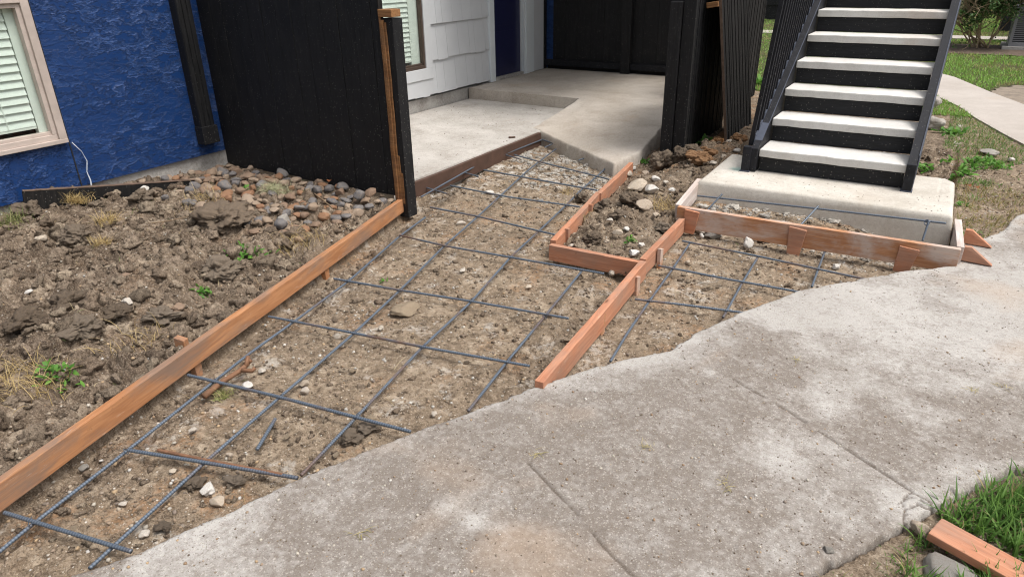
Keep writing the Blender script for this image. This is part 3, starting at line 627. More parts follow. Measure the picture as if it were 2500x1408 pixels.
# window in the shingle wall
w2 = boxes('window', [((-5.02, 4.95, .375), (-4.972, 6.33, .492)), ((-5.02, 6.215, .492), (-4.972, 6.33, 1.72)), ((-5.02, 4.92, .492), (-4.972, 5.04, 1.72)), ((-5.02, 4.92, 1.72), (-4.972, 6.33, 1.84))], M['shingle'], hs_, .003)
def window_inside(win, y0, y1, z0, z1, bl_y1, bl_z, cols, pitch=.055):
    xo = -4.985
    boxes('sash', [((xo - .05, y0, z0), (xo, y1, z0 + .035)), ((xo - .05, y1 - .028, z0 + .035), (xo, y1, z1)), ((xo - .05, y0, z0 + .035), (xo, y0 + .028, z1)), ((xo - .05, y0, z1 - .028), (xo - .001, y1, z1 + .004)),
                   ((xo - .07, y0, z0 + .035), (xo - .02, y1, z0 + .055))], cols, win, .003)
    boxes('pane', [((xo - .045, y0 + .02, z0 + .03), (xo - .040, y1 - .02, z1 - .02))], M['glass'], win)
    bm = bmesh.new(); z = bl_z + .03; sg = 0
    bm_box(bm, (xo - .085, y0 + .03, bl_z - .012), (xo - .055, bl_y1, bl_z + .012), .003)
    while z < z1:
        q = [(xo - .052, y0 + .03, z - .023), (xo - .052, bl_y1, z - .023), (xo - .070, bl_y1, z + .027), (xo - .070, y0 + .03, z + .027)]
        bm_prism(bm, q, (-.003, 0, .001)); z += pitch - .006; sg += 1
    for yy in (y0 + .25, (y0 + bl_y1) / 2 + .1, bl_y1 - .17):
        bm_box(bm, (xo - .050, yy, bl_z), (xo - .049, yy + .004, z1))
    link('blind', bm_done(bm, 'blind'), M['blind'], win)
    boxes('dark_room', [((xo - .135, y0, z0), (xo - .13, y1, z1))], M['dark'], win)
    boxes('side_track', [((xo - .10, bl_y1 + .006, z0 + .04), (xo - .056, y1 - .005, z1))], M['blind'], win)
window_inside(w2, 5.04, 6.215, .492, 1.72, 6.04, .585, M['wbrown'])
w1 = boxes('window', [((-5.0, .72, .478), (-4.965, 2.335, .505)), ((-5.0, 2.285, .505), (-4.968, 2.335, 1.40)), ((-5.0, .72, .505), (-4.968, .80, 1.40)), ((-5.0, .72, 1.345), (-4.969, 2.285, 1.40))], M['wframe'], hs_, .003)
window_inside(w1, .80, 2.285, .505, 1.345, 2.20, .60, M['wframe'])
boxes('door_trim', [((-5.02, 7.492, .17), (-4.968, 7.60, 2.35)), ((-5.02, 8.36, .168), (-4.968, 8.45, 2.35)), ((-5.02, 8.452, .168), (-4.985, 8.60, 2.35)), ((-5.10, 8.325, .168), (-4.98, 8.358, 2.3)), ((-5.02, 7.6, 2.25), (-4.97, 8.36, 2.36))], M['trim'], hs_, .003)
dr = boxes('door', [((-5.085, 7.60, .205), (-5.04, 8.325, 2.25))], M['navy'], hs_)
boxes('door_panel', [((-5.04, 7.70, .32), (-5.036, 8.24, .75)), ((-5.04, 7.70, .82), (-5.036, 8.24, 2.1))], M['navy'], dr, .0015)
boxes('threshold', [((-5.1, 7.60, .164), (-4.99, 8.325, .204))], M['found'], hs_, .004)
boxes('corner_post', [((-5.06, 8.99, .168), (-4.90, 9.14, 3.2))], M['blue'], hs_)
boxes('unseen_shade_deck', [((-4.99, 6.6, 2.62), (-2.3, 9.3, 2.80))], M['shingle'], hs_)  # unseen upper deck, added to shade the back of the landing
# downspout
bm = bmesh.new(); prof = [(-5.0, 3.30), (-4.925, 3.30)]
yy = 3.30
for k in range(6):
    prof += [(-4.915 if k % 2 == 0 else -4.925, 3.305 + k * .020), (-4.915 if k % 2 == 0 else -4.925, 3.321 + k * .020)]
prof += [(-4.925, 3.425), (-5.0, 3.425)]
bm_prism(bm, [(a, b, .285) for a, b in prof], (0, 0, 5.0)); ds = link('downspout', bm_done(bm, 'downspout'), M['black'], hs_)
boxes('spout_end', [((-4.995, 3.292, .262), (-4.905, 3.434, .40))], M['black'], ds, .004)
bm = bmesh.new(); bm_tube(bm, [(-4.985, 2.36, .47), (-4.975, 2.40, .40), (-4.978, 2.42, .33), (-4.97, 2.395, .26), (-4.965, 2.40, .20), (-4.955, 2.385, .12), (-4.95, 2.39, .05)], [.003] * 4 + [.005] * 3, 6); link('cable', bm_done(bm, 'cable'), M['cable'], hs_, smooth=True)

# ---------------------------------------------------------------- fences
def planks(name, x0, x1, y, z0, z1, w, mat, parent, th=.018, seed=0, axis='x', lean=0.0, gap=.003, groove=False):
    """vertical boards side by side along x (or along y)"""
    rr = random.Random(seed); bm = bmesh.new(); p = x0
    while p < x1 - .02:
        q = min(p + w * rr.uniform(.94, 1.05), x1); zb = z0 + rr.uniform(-.012, .012); o = rr.uniform(-.0025, .0025)
        nb = 3 if groove else 1
        for b in range(nb):
            a1 = p + (q - p) * b / nb; a2 = p + (q - p) * (b + 1) / nb; g = gap if b == 0 else .0
            oo = o - (.004 if b == 1 else 0)
            lo = (a1 + g / 2, y + oo, zb) if axis == 'x' else (y + oo, a1 + g / 2, zb)
            hi = (a2 - (gap / 2 if b == nb - 1 else 0), y + th + oo, z1) if axis == 'x' else (y + th + oo, a2 - (gap / 2 if b == nb - 1 else 0), z1)
            bm_box(bm, lo, hi, .002)
        p = q
    if lean:
        for v in bm.verts: v.co.x += lean * (v.co.z - z0)
    return link(name, bm_done(bm, name), mat, parent)
f1 = empty('privacy_fence', (-4.0, 3.55, 0), 'tall black board fence standing between the blue wall and the patio', 'fence')
planks('boards', -4.995, -3.185, 3.525, .045, 2.0, .145, M['black'], f1, seed=4)
boxes('rail', [((-4.99, 3.546, .30), (-3.19, 3.58, .39)), ((-4.99, 3.546, 1.55), (-3.19, 3.58, 1.64))], M['blackw'], f1, .002)
boxes('edge_board', [((-3.185, 3.521, .05), (-3.172, 3.56, 2.0))], M['blackw'], f1, .002)
ps = empty('fence_post', (-3.11, 3.56, 0), 'cut-off black post with stripped raw wood face at the end of the black fence', 'post')
boxes('post', [((-3.166, 3.525, -.1), (-3.07, 3.62, 1.215))], M['black'], ps, .004)
bm = bmesh.new(); rr = random.Random(5); L = []
for x0, x1, d, z0, z1 in ((-3.172, -3.158, .012, .02, 1.22), (-3.156, -3.135, .018, .02, 1.205), (-3.135, -3.118, .010, .0, 1.19), (-3.118, -3.104, .006, .0, .34), (-3.104, -3.09, .004, .0, .22)):
    bm_box(bm, (x0, 3.525 - d, z0), (x1, 3.5245, z1), .002)
bmesh.ops.subdivide_edges(bm, edges=[e for e in bm.edges if abs((e.verts[0].co - e.verts[1].co).z) > .15], cuts=30, use_grid_fill=True)
for v in bm.verts:
    v.co.x += .006 * mnoise.noise(Vector((v.co.x * 3, 0, v.co.z * 4))); v.co.y += .004 * mnoise.noise(Vector((v.co.x * 40, 0, v.co.z * 9)))
link('stripped_face', bm_done(bm, 'stripped'), M['raw'], ps, Matrix.Identity(4))
boxes('rail_stub', [((-3.174, 3.51, 1.222), (-3.062, 3.60, 1.268))], M['raw'], ps, .004)
# fence closing the back of the landing
f2 = empty('back_fence', (-3.9, 8.95, .16), 'black board fence closing the back of the landing beside the door', 'fence')
planks('boards', -4.90, -2.35, 8.985, .20, 2.1, .19, M['black'], f2, seed=9, gap=.002)
boxes('bottom_rail', [((-5.06, 8.93, .215), (-3.84, 8.975, .295)), ((-3.70, 8.93, .215), (-2.35, 8.975, .295))], M['blackm'], f2, .003)
boxes('post', [((-5.09, 8.925, .166), (-5.0, 8.98, 2.1)), ], M['black'], f2, .003)
boxes('post', [((-3.835, 8.90, .166), (-3.705, 8.98, 2.1))], M['black'], f2, .003)
boxes('skirt', [((-4.98, 8.98, .166), (-2.35, 8.984, .24))], M['blackw'], f2)
# fence along the right side of the ramp
f3 = empty('side_fence', (-1.9, 6.3, 0), 'black fence with square end post running beside the ramp', 'fence')
boxes('post', [((-1.965, 5.47, -.05), (-1.868, 5.54, 1.235))], M['black'], f3, .008)
boxes('edge_board', [((-1.862, 5.49, -.03), (-1.765, 5.525, 1.9))], M['black'], f3, .003)
planks('boards', 5.53, 6.95, -1.885, -.03, 1.9, .14, M['black'], f3, seed=14, axis='y', groove=True)
boxes('rail', [((-1.93, 5.55, .25), (-1.887, 6.95, .34)), ((-1.93, 5.55, 1.0), (-1.887, 6.95, 1.09))], M['black'], f3, .003)
boxes('post', [((-1.96, 6.86, -.05), (-1.87, 6.95, 1.9))], M['black'], f3, .004)
# removed panel leaning against that fence
def lean_M(x, y, z, ang, yaw=0): return Matrix.Translation((x, y, z)) @ Matrix.Rotation(yaw, 4, 'Z') @ Matrix.Rotation(ang, 4, 'Y')
def lean_panel(name, label, loc, ang, yaw, length, height, mat, rails=True, seed=1):
    e = bpy.data.objects.new(name, None); COL.objects.link(e); e.location = loc; tag(e, label, 'fence panel', 'loose fence panels leaning beside the stairs')
    T = lean_M(*loc, ang, yaw)
    bm = bmesh.new(); rr = random.Random(seed); p = 0
    while p < length - .02:
        q = min(p + .14, length); zb = rr.uniform(0, .02); o = rr.uniform(-.003, .003)
        for b in range(3):
            a1 = p + (q - p) * b / 3; a2 = p + (q - p) * (b + 1) / 3; oo = o - (.006 if b == 1 else 0)
            bm_box(bm, (-.018 + oo, a1 + (.0015 if b == 0 else 0), zb), (oo, a2 - (.0015 if b == 2 else 0), height + zb), .0015)
        p = q
    link('boards', bm_done(bm, 'boards'), mat, e, T)
    boxes('raw_edge', [((-.020, -.004, .0), (.001, -.0005, height))], M['oldedge'] if rails else M['blackw'], e, 0, T)
    if rails:
        for z in (.06, 1.17, 1.85): boxes('rail', [((-.115, -.035, z), (-.022, length - .05, z + .042))], M['raw'], e, .003, T)
    return e
lean_panel('loose_fence_panel', 'weathered black fence panel with raw rail ends leaning next to the square post', (-1.55, 6.02, .02), R_(-8.5), R_(4), 1.15, 1.95, M['blackw'], True, 21)
lean_panel('loose_fence_panel', 'loose brownish black fence panel propped behind the one with raw rail ends', (-2.02, 7.45, .0), R_(.2), R_(1.0), 1.48, 1.95, M['blackw'], False, 33)

# ---------------------------------------------------------------- form boards
def stake(parent, base, d, w0=.04, w1=.04, t=.02, top=.03, bot=-.12, mat=None, tip=False):
    """a stake whose broad face lies along d (unit xy), w0 wide on top, w1 at the bottom"""
    d = Vector((d[0], d[1], 0)).normalized(); n = Vector((-d.y, d.x, 0)); b = Vector((base[0], base[1], 0))
    pts = [b - d * w0 / 2 + Vector((0, 0, top + .006)), b + d * w0 / 2 + Vector((0, 0, top - .004)), b + d * w1 / 2 + Vector((0, 0, bot)), b - d * w1 / 2 + Vector((0, 0, bot))]
    bm = bmesh.new(); bm_prism(bm, [p - n * t / 2 for p in pts], n * t); bmesh.ops.bevel(bm, geom=list(bm.edges), offset=.0015, segments=1, affect='EDGES')
    return link('stake', bm_done(bm, 'stake'), mat or M['formR'], parent, Matrix.Identity(4))
def form(name, label, p0, p1, h, t, mat, group='wooden form boards for the new concrete', wob=.004):
    mid = (Vector(p0) + Vector(p1)) / 2
    e = empty(name, mid, label, 'form board', group); timber('plank', p0, p1, h, t, mat, e, wob=wob); return e
A0 = (-2.19, 0.02, .030); A1 = (-3.13, 3.525, .030)
bA = form('form_board', 'longest orange-brown form board edging the soil mound', A0, A1, .092, .036, M['formA'])
dA = (A1[0] - A0[0], A1[1] - A0[1]); nA = Vector((-dA[1], dA[0], 0)).normalized()
for px, py, side in ((462, 890, .035), (783, 662, .035)):
    p = at(px, py, -.09); stake(bA, (xA(p[1]) - .004, p[1]), dA, .05, .03, .03, -.03, -.17, M['formA'])
p = at(443, 828, .04); stake(bA, (p[0] - .005, p[1]), (1, .3), .05, .05, .03, .045, -.12, M['formA'])
B0 = at(1311, 929, .03); Bj = at(1566, 636, .03); B1 = at(1662, 538, .03)
bB = form('form_board', 'red form board running from the broken sidewalk edge to the cross board', (B0[0] + .01, B0[1] - .0, .03), (Bj[0] + .012, Bj[1], .032), .10, .038, M['formR'])
bB2 = form('form_board', 'short red form board joining the cross board to the stair form corner', (Bj[0] + .004, Bj[1] - .03 + .04, .038), (B1[0] - .002, B1[1] + .03, .036), .10, .036, M['formR'])
for par, px, py, zt in ((bB, 1466, 800, .018), (bB2, 1557, 706, .012), (bB2, 1597, 640, .030)):
    p = at(px, py, -.06); stake(par, (xB(p[1]) + .028, p[1]), (.05, 1), .04, .035, .022, zt, -.15, M['formP'])
C0 = at(1341, 597, .03); C1 = at(1556, 637, .03)
bC = form('form_board', 'short red cross board closing the near end of the planting bed', (C0[0], C0[1] + .01, .03), (C1[0] + .02, C1[1] + .01, .028), .095, .036, M['formR'])
D0 = at(1343, 588, .03); Dj = at(1458, 468, .03); D1 = at(1538, 398, .03)
bD = form('form_board', 'lower red form board with stakes between the rebar walkway and planting bed', (D0[0] + .01, D0[1] + .02, .03), (Dj[0] + .01, Dj[1], .03), .095, .036, M['formR'])
bD2 = form('form_board', 'upper red form board ending at the concrete ramp lip', (Dj[0] + .028, Dj[1] - .03, .034), (D1[0] + .01, D1[1], .036), .095, .036, M['formR'])
for par, px, py in ((bD, 1381, 580), (bD, 1441, 520), (bD2, 1525, 437)):
    p = at(px, py, -.03); stake(par, (xD(p[1]) + .030, p[1]), (-.16, 1), .045, .04, .024, .032, -.10, M['formR'])
# step form in front of the pad
FL = (-1.325, 4.115, .098); FR = (.225, 4.155, .092)
sf = empty('step_form', (-.5, 4.15, 0), 'raised wooden step form boxed round the front of the concrete pad', 'step form', 'wooden form boards for the new concrete')
timber('front_board', FL, FR, .135, .038, M['formP'], sf, wob=.008)
timber('side_board', (-1.335, 4.138, .096), (-1.348, 4.60, .150), .11, .036, M['whitep'], sf)
timber('side_board', (.222, 4.178, .096), (.195, 4.60, .118), .115, .036, M['whitep'], sf)
for (tx, ty), (bx, by), w0, w1 in (((1689, 515), (1681, 563), .095, .065), ((1948, 558), (1933, 627), .10, .065), ((2221, 606), (2196, 665), .10, .075)):
    z0 = .082; y = 4.085 + (tx - 1689) / 540 * .035
    d = CF + CR * (tx - 1250) / FPX - CU * (ty - 704) / FPX; t = y / d[1]; a = CAM + d * t
    d = CF + CR * (bx - 1250) / FPX - CU * (by - 704) / FPX; t = y / d[1]; b = CAM + d * t
    bm = bmesh.new(); pts = [(a[0] - w0 / 2, y, a[2] + .004), (a[0] + w0 / 2, y, a[2] - .006), (b[0] + w1 / 2, y, b[2] - .02), (b[0] - w1 / 2, y, b[2] - .02)]
    bm_prism(bm, [Vector(q) for q in pts], (0, .034, 0)); bmesh.ops.bevel(bm, geom=list(bm.edges), offset=.002, segments=1, affect='EDGES')
    link('stake', bm_done(bm, 'stake'), M['formR'], sf, Matrix.Identity(4))
for y in (4.22, 4.52):
    bm = bmesh.new(); bm_prism(bm, [(.243, y, .085), (.275, y, .085), (.385, y - .015, .006), (.24, y, .006)], (0, .034, 0)); link('brace', bm_done(bm, 'brace'), M['formR'], sf, Matrix.Identity(4))
# loose boards
pk = timber('black_plank', (-4.86, 1.925, .262), (-4.58, 3.04, .098), .12, .028, M['blackw'], wob=.006); tag(pk, 'long black plank lying on edge under the blue wall', 'plank')
timber('worn_edge', (-4.865, 1.93, .269), (-4.585, 3.035, .104), .005, .040, M['oldedge'], pk, wob=.006)
e = tag(timber('offcut_board', at(2255, 1290, .03), at(2478, 1398, .035), .0, .0, M['formR']) if False else boxes('offcut_board', [((0, -.045, -.026), (.245, .045, 0))], M['formR'], None, .003,
    frame_M(tuple(at(2283, 1281, .045)), tuple(at(2470, 1384, .040)))), 'red board offcut lying in the green grass beside a concrete chunk', 'board')

# ---------------------------------------------------------------- rebar
def rebar(label, pts, z=-.036, r=.0055, mat=None, name='rebar', raw3=False, ribs=True):
    P = [Vector(p) if raw3 else Vector(at(p[0], p[1], p[2] if len(p) > 2 else z)) for p in pts]
    # resample with a little natural wander
    seglen = [(b - a).length for a, b in zip(P, P[1:])]; L = sum(seglen); step = .0052; n = max(4, int(L / step)); Q = []
    for i in range(n + 1):
        d = L * i / n; k = 0
        while k < len(seglen) - 1 and d > seglen[k]: d -= seglen[k]; k += 1
        t = d / seglen[k]; Q.append(P[k].lerp(P[k + 1], min(t, 1)))
    W = 12
    A = np.array([tuple(q) for q in Q]); k = np.ones(2 * W + 1) / (2 * W + 1)
    if len(A) > 4 * W:
        for c in range(3): A[W:-W, c] = np.convolve(A[:, c], k, 'valid')
    T = np.gradient(A, axis=0); T /= np.linalg.norm(T, axis=1)[:, None]
    U = np.cross(T, [0, 0, 1.]); U /= np.maximum(np.linalg.norm(U, axis=1)[:, None], 1e-6); Wv = np.cross(T, U)
    sg = 8; ang = np.arange(sg) * 2 * np.pi / sg
    rad = r * (1 + .22 * ((np.arange(len(A)) // 1) % 2)[:, None] * np.array([1, 1, 1, .6, 1, 1, 1, .6])[None]) * np.ones((len(A), sg))
    V = A[:, None] + rad[..., None] * (np.cos(ang)[None, :, None] * U[:, None] + np.sin(ang)[None, :, None] * Wv[:, None])
    n = len(A); i, j = np.meshgrid(np.arange(n - 1), np.arange(sg), indexing='ij'); i = i.ravel(); j = j.ravel()
    F = np.stack([i * sg + j, i * sg + (j + 1) % sg, (i + 1) * sg + (j + 1) % sg, (i + 1) * sg + j], 1)
    caps = np.array([list(range(sg))[::-1], [(n - 1) * sg + q for q in range(sg)]])
    me = np_mesh(name, V.reshape(-1, 3), [F, caps]); attr(me, 'rib', np.repeat((np.arange(n) % 2).astype(float), sg)); o = link(name, me, mat or M['rebar'], smooth=True)
    return tag(o, label, 'rebar', 'steel reinforcing bars laid over the dug soil')
zc = -.036; zl = -.047
rebar('leftmost long rebar, running down the walkway beside the longest form board', [(-60, 1394), (78, 1280), (310, 1100), (530, 925), (612, 860), (715, 787), (850, 687), (975, 577), (1038, 531)], zl)
rebar('second long rebar from the longest form board, reaching up to the ramp', [(218, 1387), (500, 1128), (682, 970), (860, 817), (975, 710), (1085, 600), (1165, 530), (1290, 415), (1358, 363)], zl)
rebar('third long rebar from the longest form board, starting at the sidewalk edge', [(735, 1160), (870, 1018), (1030, 848), (1150, 737), (1247, 627), (1320, 560), (1380, 503), (1423, 460), (1458, 430), (1488, 402)], zl)
rebar('long rebar nearest the red board on the walkway', [(1143, 1003), (1240, 880), (1325, 778), (1420, 662)], zl)
rebar('rebar running along the foot of the rust brown edging board', [(1028, 481), (1165, 403), (1324, 341)], -.030)
rebar('cross rebar nearest the bottom corner of the walkway', [(10, 1250), (150, 1293), (320, 1345)], zc, .006)
rebar('thick dark cross rebar with a rusty bar lapped over it', [(313, 1098), (500, 1128), (727, 1166)], zc, .006)
rebar('rusty orange bar lapped on the thick dark cross rebar', [(385, 1098), (500, 1122), (690, 1158)], -.034, .0055, M['rebarR'])
rebar('cross rebar touching the broken root and the sidewalk edge', [(458, 915), (680, 968), (1002, 1053)], zc, .006)
rebar('cross rebar passing just behind the broken root', [(655, 772), (860, 812), (1030, 846), (1293, 893)], zc)
rebar('cross rebar beside the large flat tan stone', [(815, 680), (975, 708), (1150, 735), (1388, 777)], zc)
rebar('part rusted cross rebar that starts by the wide end of the longest form board', [(975, 574), (1085, 600), (1247, 628), (1475, 668)], zc)
rebar('cross rebar ending at the corner of the planting bed boards', [(1050, 506), (1165, 528), (1355, 573)], zc)
rebar('cross rebar ending under the lower red form board', [(1099, 453), (1235, 480), (1415, 505)], zc)
rebar('cross rebar ending at the joint of the planting bed boards', [(1181, 415), (1285, 434), (1458, 465)], zc)
rebar('cross rebar ending at the stake of the upper red form board', [(1255, 378), (1325, 397), (1487, 438)], zc)
rebar('rebar lying along the foot of the ramp lip', [(1324, 341), (1410, 371), (1506, 409)], -.026)
rebar('short rebar stub from the edging board, closest to the cut-off post', [(1036, 457), (1092, 473)], -.04, .005)
rebar('middle rebar stub poking out of the edging board', [(1124, 419), (1168, 431)], -.04, .005)
rebar('rebar stub of the edging board closest to the ramp', [(1229, 377), (1268, 388)], -.04, .005)
rebar('rebar dowel from the ramp lip, closest to the patio slab', [(1355, 349, -.03), (1330, 360, -.04)], -.03, .005)
rebar('rebar dowel from the middle of the ramp lip', [(1440, 382, -.03), (1413, 391, -.04)], -.03, .005)
rebar('short loose piece of rebar lying alone on the soil', [(672, 1022), (628, 1096)], -.050, .0062)
rebar('cross rebar closest to the step form', [(1665, 588), (1840, 623), (2120, 683)], zc)
rebar('middle cross rebar between the red board and the sidewalk', [(1607, 648), (1780, 682), (1960, 714)], zc)
rebar('short cross rebar closest to the sidewalk, right of the red board', [(1550, 730), (1680, 745), (1815, 763)], zc)
rebar('long rebar right of the red board, ending at the sidewalk edge', [(1685, 592), (1643, 655), (1585, 735), (1530, 815), (1490, 882)], zl)
rebar('rebar crossing in front of the middle step form stake', [(1850, 628), (1812, 690), (1765, 775)], zl)
rebar('short rusty rebar in front of the step form, closest to its stake with a knot', [(2014, 613), (1998, 655), (1982, 700)], zl)
LG = {1: 'leftmost', 2: 'second', 3: 'third', 4: 'fourth'}
for i, (px, py, lg, cr_) in enumerate([(78, 1278, 1, 'the cross rebar nearest the bottom'), (312, 1100, 1, 'the thick dark cross rebar'), (500, 1128, 2, 'the thick dark cross rebar'), (530, 926, 1, 'the cross rebar touching the root'), (682, 968, 2, 'the cross rebar touching the root'), (873, 1018, 3, 'the cross rebar touching the root'),
        (715, 787, 1, 'the cross rebar just behind the root'), (862, 812, 2, 'the cross rebar just behind the root'), (1031, 847, 3, 'the cross rebar just behind the root'), (1240, 882, 4, 'the cross rebar just behind the root'), (850, 687, 1, 'the cross rebar by the flat tan stone'), (975, 710, 2, 'the cross rebar by the flat tan stone'),
        (1150, 735, 3, 'the cross rebar by the flat tan stone'), (1330, 773, 4, 'the cross rebar by the flat tan stone'), (1085, 600, 2, 'the part rusted cross rebar'), (1247, 628, 3, 'the part rusted cross rebar'), (1165, 529, 2, 'the rebar ending at the bed corner'), (1585, 735, 5, 'the short cross rebar'), (1643, 655, 5, 'the middle cross rebar')]):
    c = Vector(at(px, py, -.040)); rr = random.Random(i); bm = bmesh.new(); a0 = rr.random() * 3
    bm_tube(bm, [c + Vector((.011 * math.cos(a0 + t), .011 * math.sin(a0 + t), .008 * math.sin(2 * t + 1) + .002)) for t in np.linspace(0, 6.6, 18)] + [c + Vector((.02 * math.cos(a0), .02 * math.sin(a0), .012))], .0014, 5)
    tag(link('wire_tie', bm_done(bm, 'wire_tie'), M['rebar']), 'wire tie joining the ' + (LG[lg] + ' long rebar' if lg < 5 else 'long rebar beyond the red board') + ' to ' + cr_, 'wire tie', 'wire ties at the rebar crossings')
rb = rebar('straight rebar held level inside the step form', [tuple(atY(1703, 478, 4.40)), tuple(atY(2000, 510, 4.40)), tuple(atY(2310, 545, 4.40))], raw3=True)
for lab, a, b in (('bent rebar leg carrying the step form bar by the planting bed', (1763, 474, 4.39), (1728, 512, 4.30)), ('rusty rebar leg carrying the middle of the step form bar', (1998, 503, 4.39), (1952, 552, 4.22)), ('rebar leg with a wire knot at the sidewalk end of the step form', (2268, 538, 4.39), (2252, 588, 4.33))):
    A_ = atY(*a); B_ = atY(*b); rebar(lab, [tuple(A_), tuple(B_)], raw3=True, r=.0052)
bm = bmesh.new(); c = Vector(atY(2263, 543, 4.385))
for k in range(5):
    a0 = k * 1.2; pts = [c + Vector((.014 * math.cos(a0 + t), .014 * math.sin(a0 + t) * math.cos(k), .014 * math.sin(a0 + t) * math.sin(k + 1))) for t in np.linspace(0, 5.5, 14)]; bm_tube(bm, pts, .0022, 5)
tag(link('wire_tie', bm_done(bm, 'wire_tie'), M['rebar']), 'twisted wire knot tied where two bars meet in the step form', 'wire tie')

# ---------------------------------------------------------------- rocks and clods
def rock_mesh(seed, rough=.25, flat=.7, sub=3, facets=5, elong=1.0):
    rr = random.Random(seed); bm = bmesh.new(); bmesh.ops.create_icosphere(bm, subdivisions=sub, radius=1)
    off = Vector((rr.random() * 50, rr.random() * 50, rr.random() * 50)); cuts = []
    for _ in range(facets):
        n = Vector((rr.gauss(0, 1), rr.gauss(0, 1), rr.gauss(0, 1))).normalized(); cuts.append((n, rr.uniform(.5, .85)))
    for v in bm.verts:
        p = v.co.normalized(); d = 1 + rough * mnoise.noise(p * 1.3 + off) + rough * .5 * mnoise.noise(p * 3.1 + off) + rough * .28 * mnoise.noise(p * 7.3 + off)
        q = p * d
        for n, h in cuts:
            k = q.dot(n) - h
            if k > 0: q -= n * k * .88
        v.co = Vector((q.x * elong, q.y, q.z * flat))
    me = bm_done(bm, 'rock'); me.polygons.foreach_set('use_smooth', [True] * len(me.polygons)); return me
def clod_mesh(seed, sub=5, flat=.7, elong=1.1):
    rr = random.Random(seed); bm = bmesh.new(); bmesh.ops.create_icosphere(bm, subdivisions=sub, radius=1)
    off = Vector((rr.random() * 50, rr.random() * 50, rr.random() * 50))
    for v in bm.verts:
        p = v.co.normalized(); q = p * 2.1 + off
        w = mnoise.voronoi(q)[0]; w2 = mnoise.voronoi(p * 4.6 + off)[0]; w3 = mnoise.voronoi(p * 9 + off)[0]
        d = .86 + .75 * mnoise.noise(p * 1.1 + off) + .3 * mnoise.noise(p * 2.4 + off) + .13 * (w[1] - w[0]) + .10 * (w2[1] - w2[0]) + .05 * (w3[1] - w3[0]) + .20 * mnoise.noise(p * 5 + off) + .12 * mnoise.noise(p * 11 + off) + .05 * mnoise.noise(p * 25 + off)
        v.co = Vector((p.x * d * elong, p.y * d, p.z * d * flat))
    me = bm_done(bm, 'clod'); me.polygons.foreach_set('use_smooth', [True] * len(me.polygons)); return me
def put_rock(name, label, cat, px, py, wpx, mat, seed, flat=.7, rough=.3, facets=5, elong=1.15, zoff=.3, z=None, group=None, yaw=None, tilt=0, sub=4):
    zz = -.06
    for _ in range(3):
        p = at(px, py, zz + .0); zz = (macro(np.array([p[0]]), np.array([p[1]]))[0][0] + .006) if z is None else z
    d = (p - CAM) @ CF; rad = wpx / FPX * d / 2 / elong
    me = clod_mesh(seed, 5, flat, elong) if mat in (M['clod'], M['orange']) else rock_mesh(seed, rough, flat, sub, facets, elong)
    Mx = Matrix.Translation((p[0], p[1], zz + rad * flat * zoff)) @ Euler((tilt, 0, yaw if yaw is not None else seed * 1.7)).to_matrix().to_4x4() @ Matrix.Scale(rad, 4)
    o = link(name, me, mat, None, Mx); return tag(o, label, cat, group)
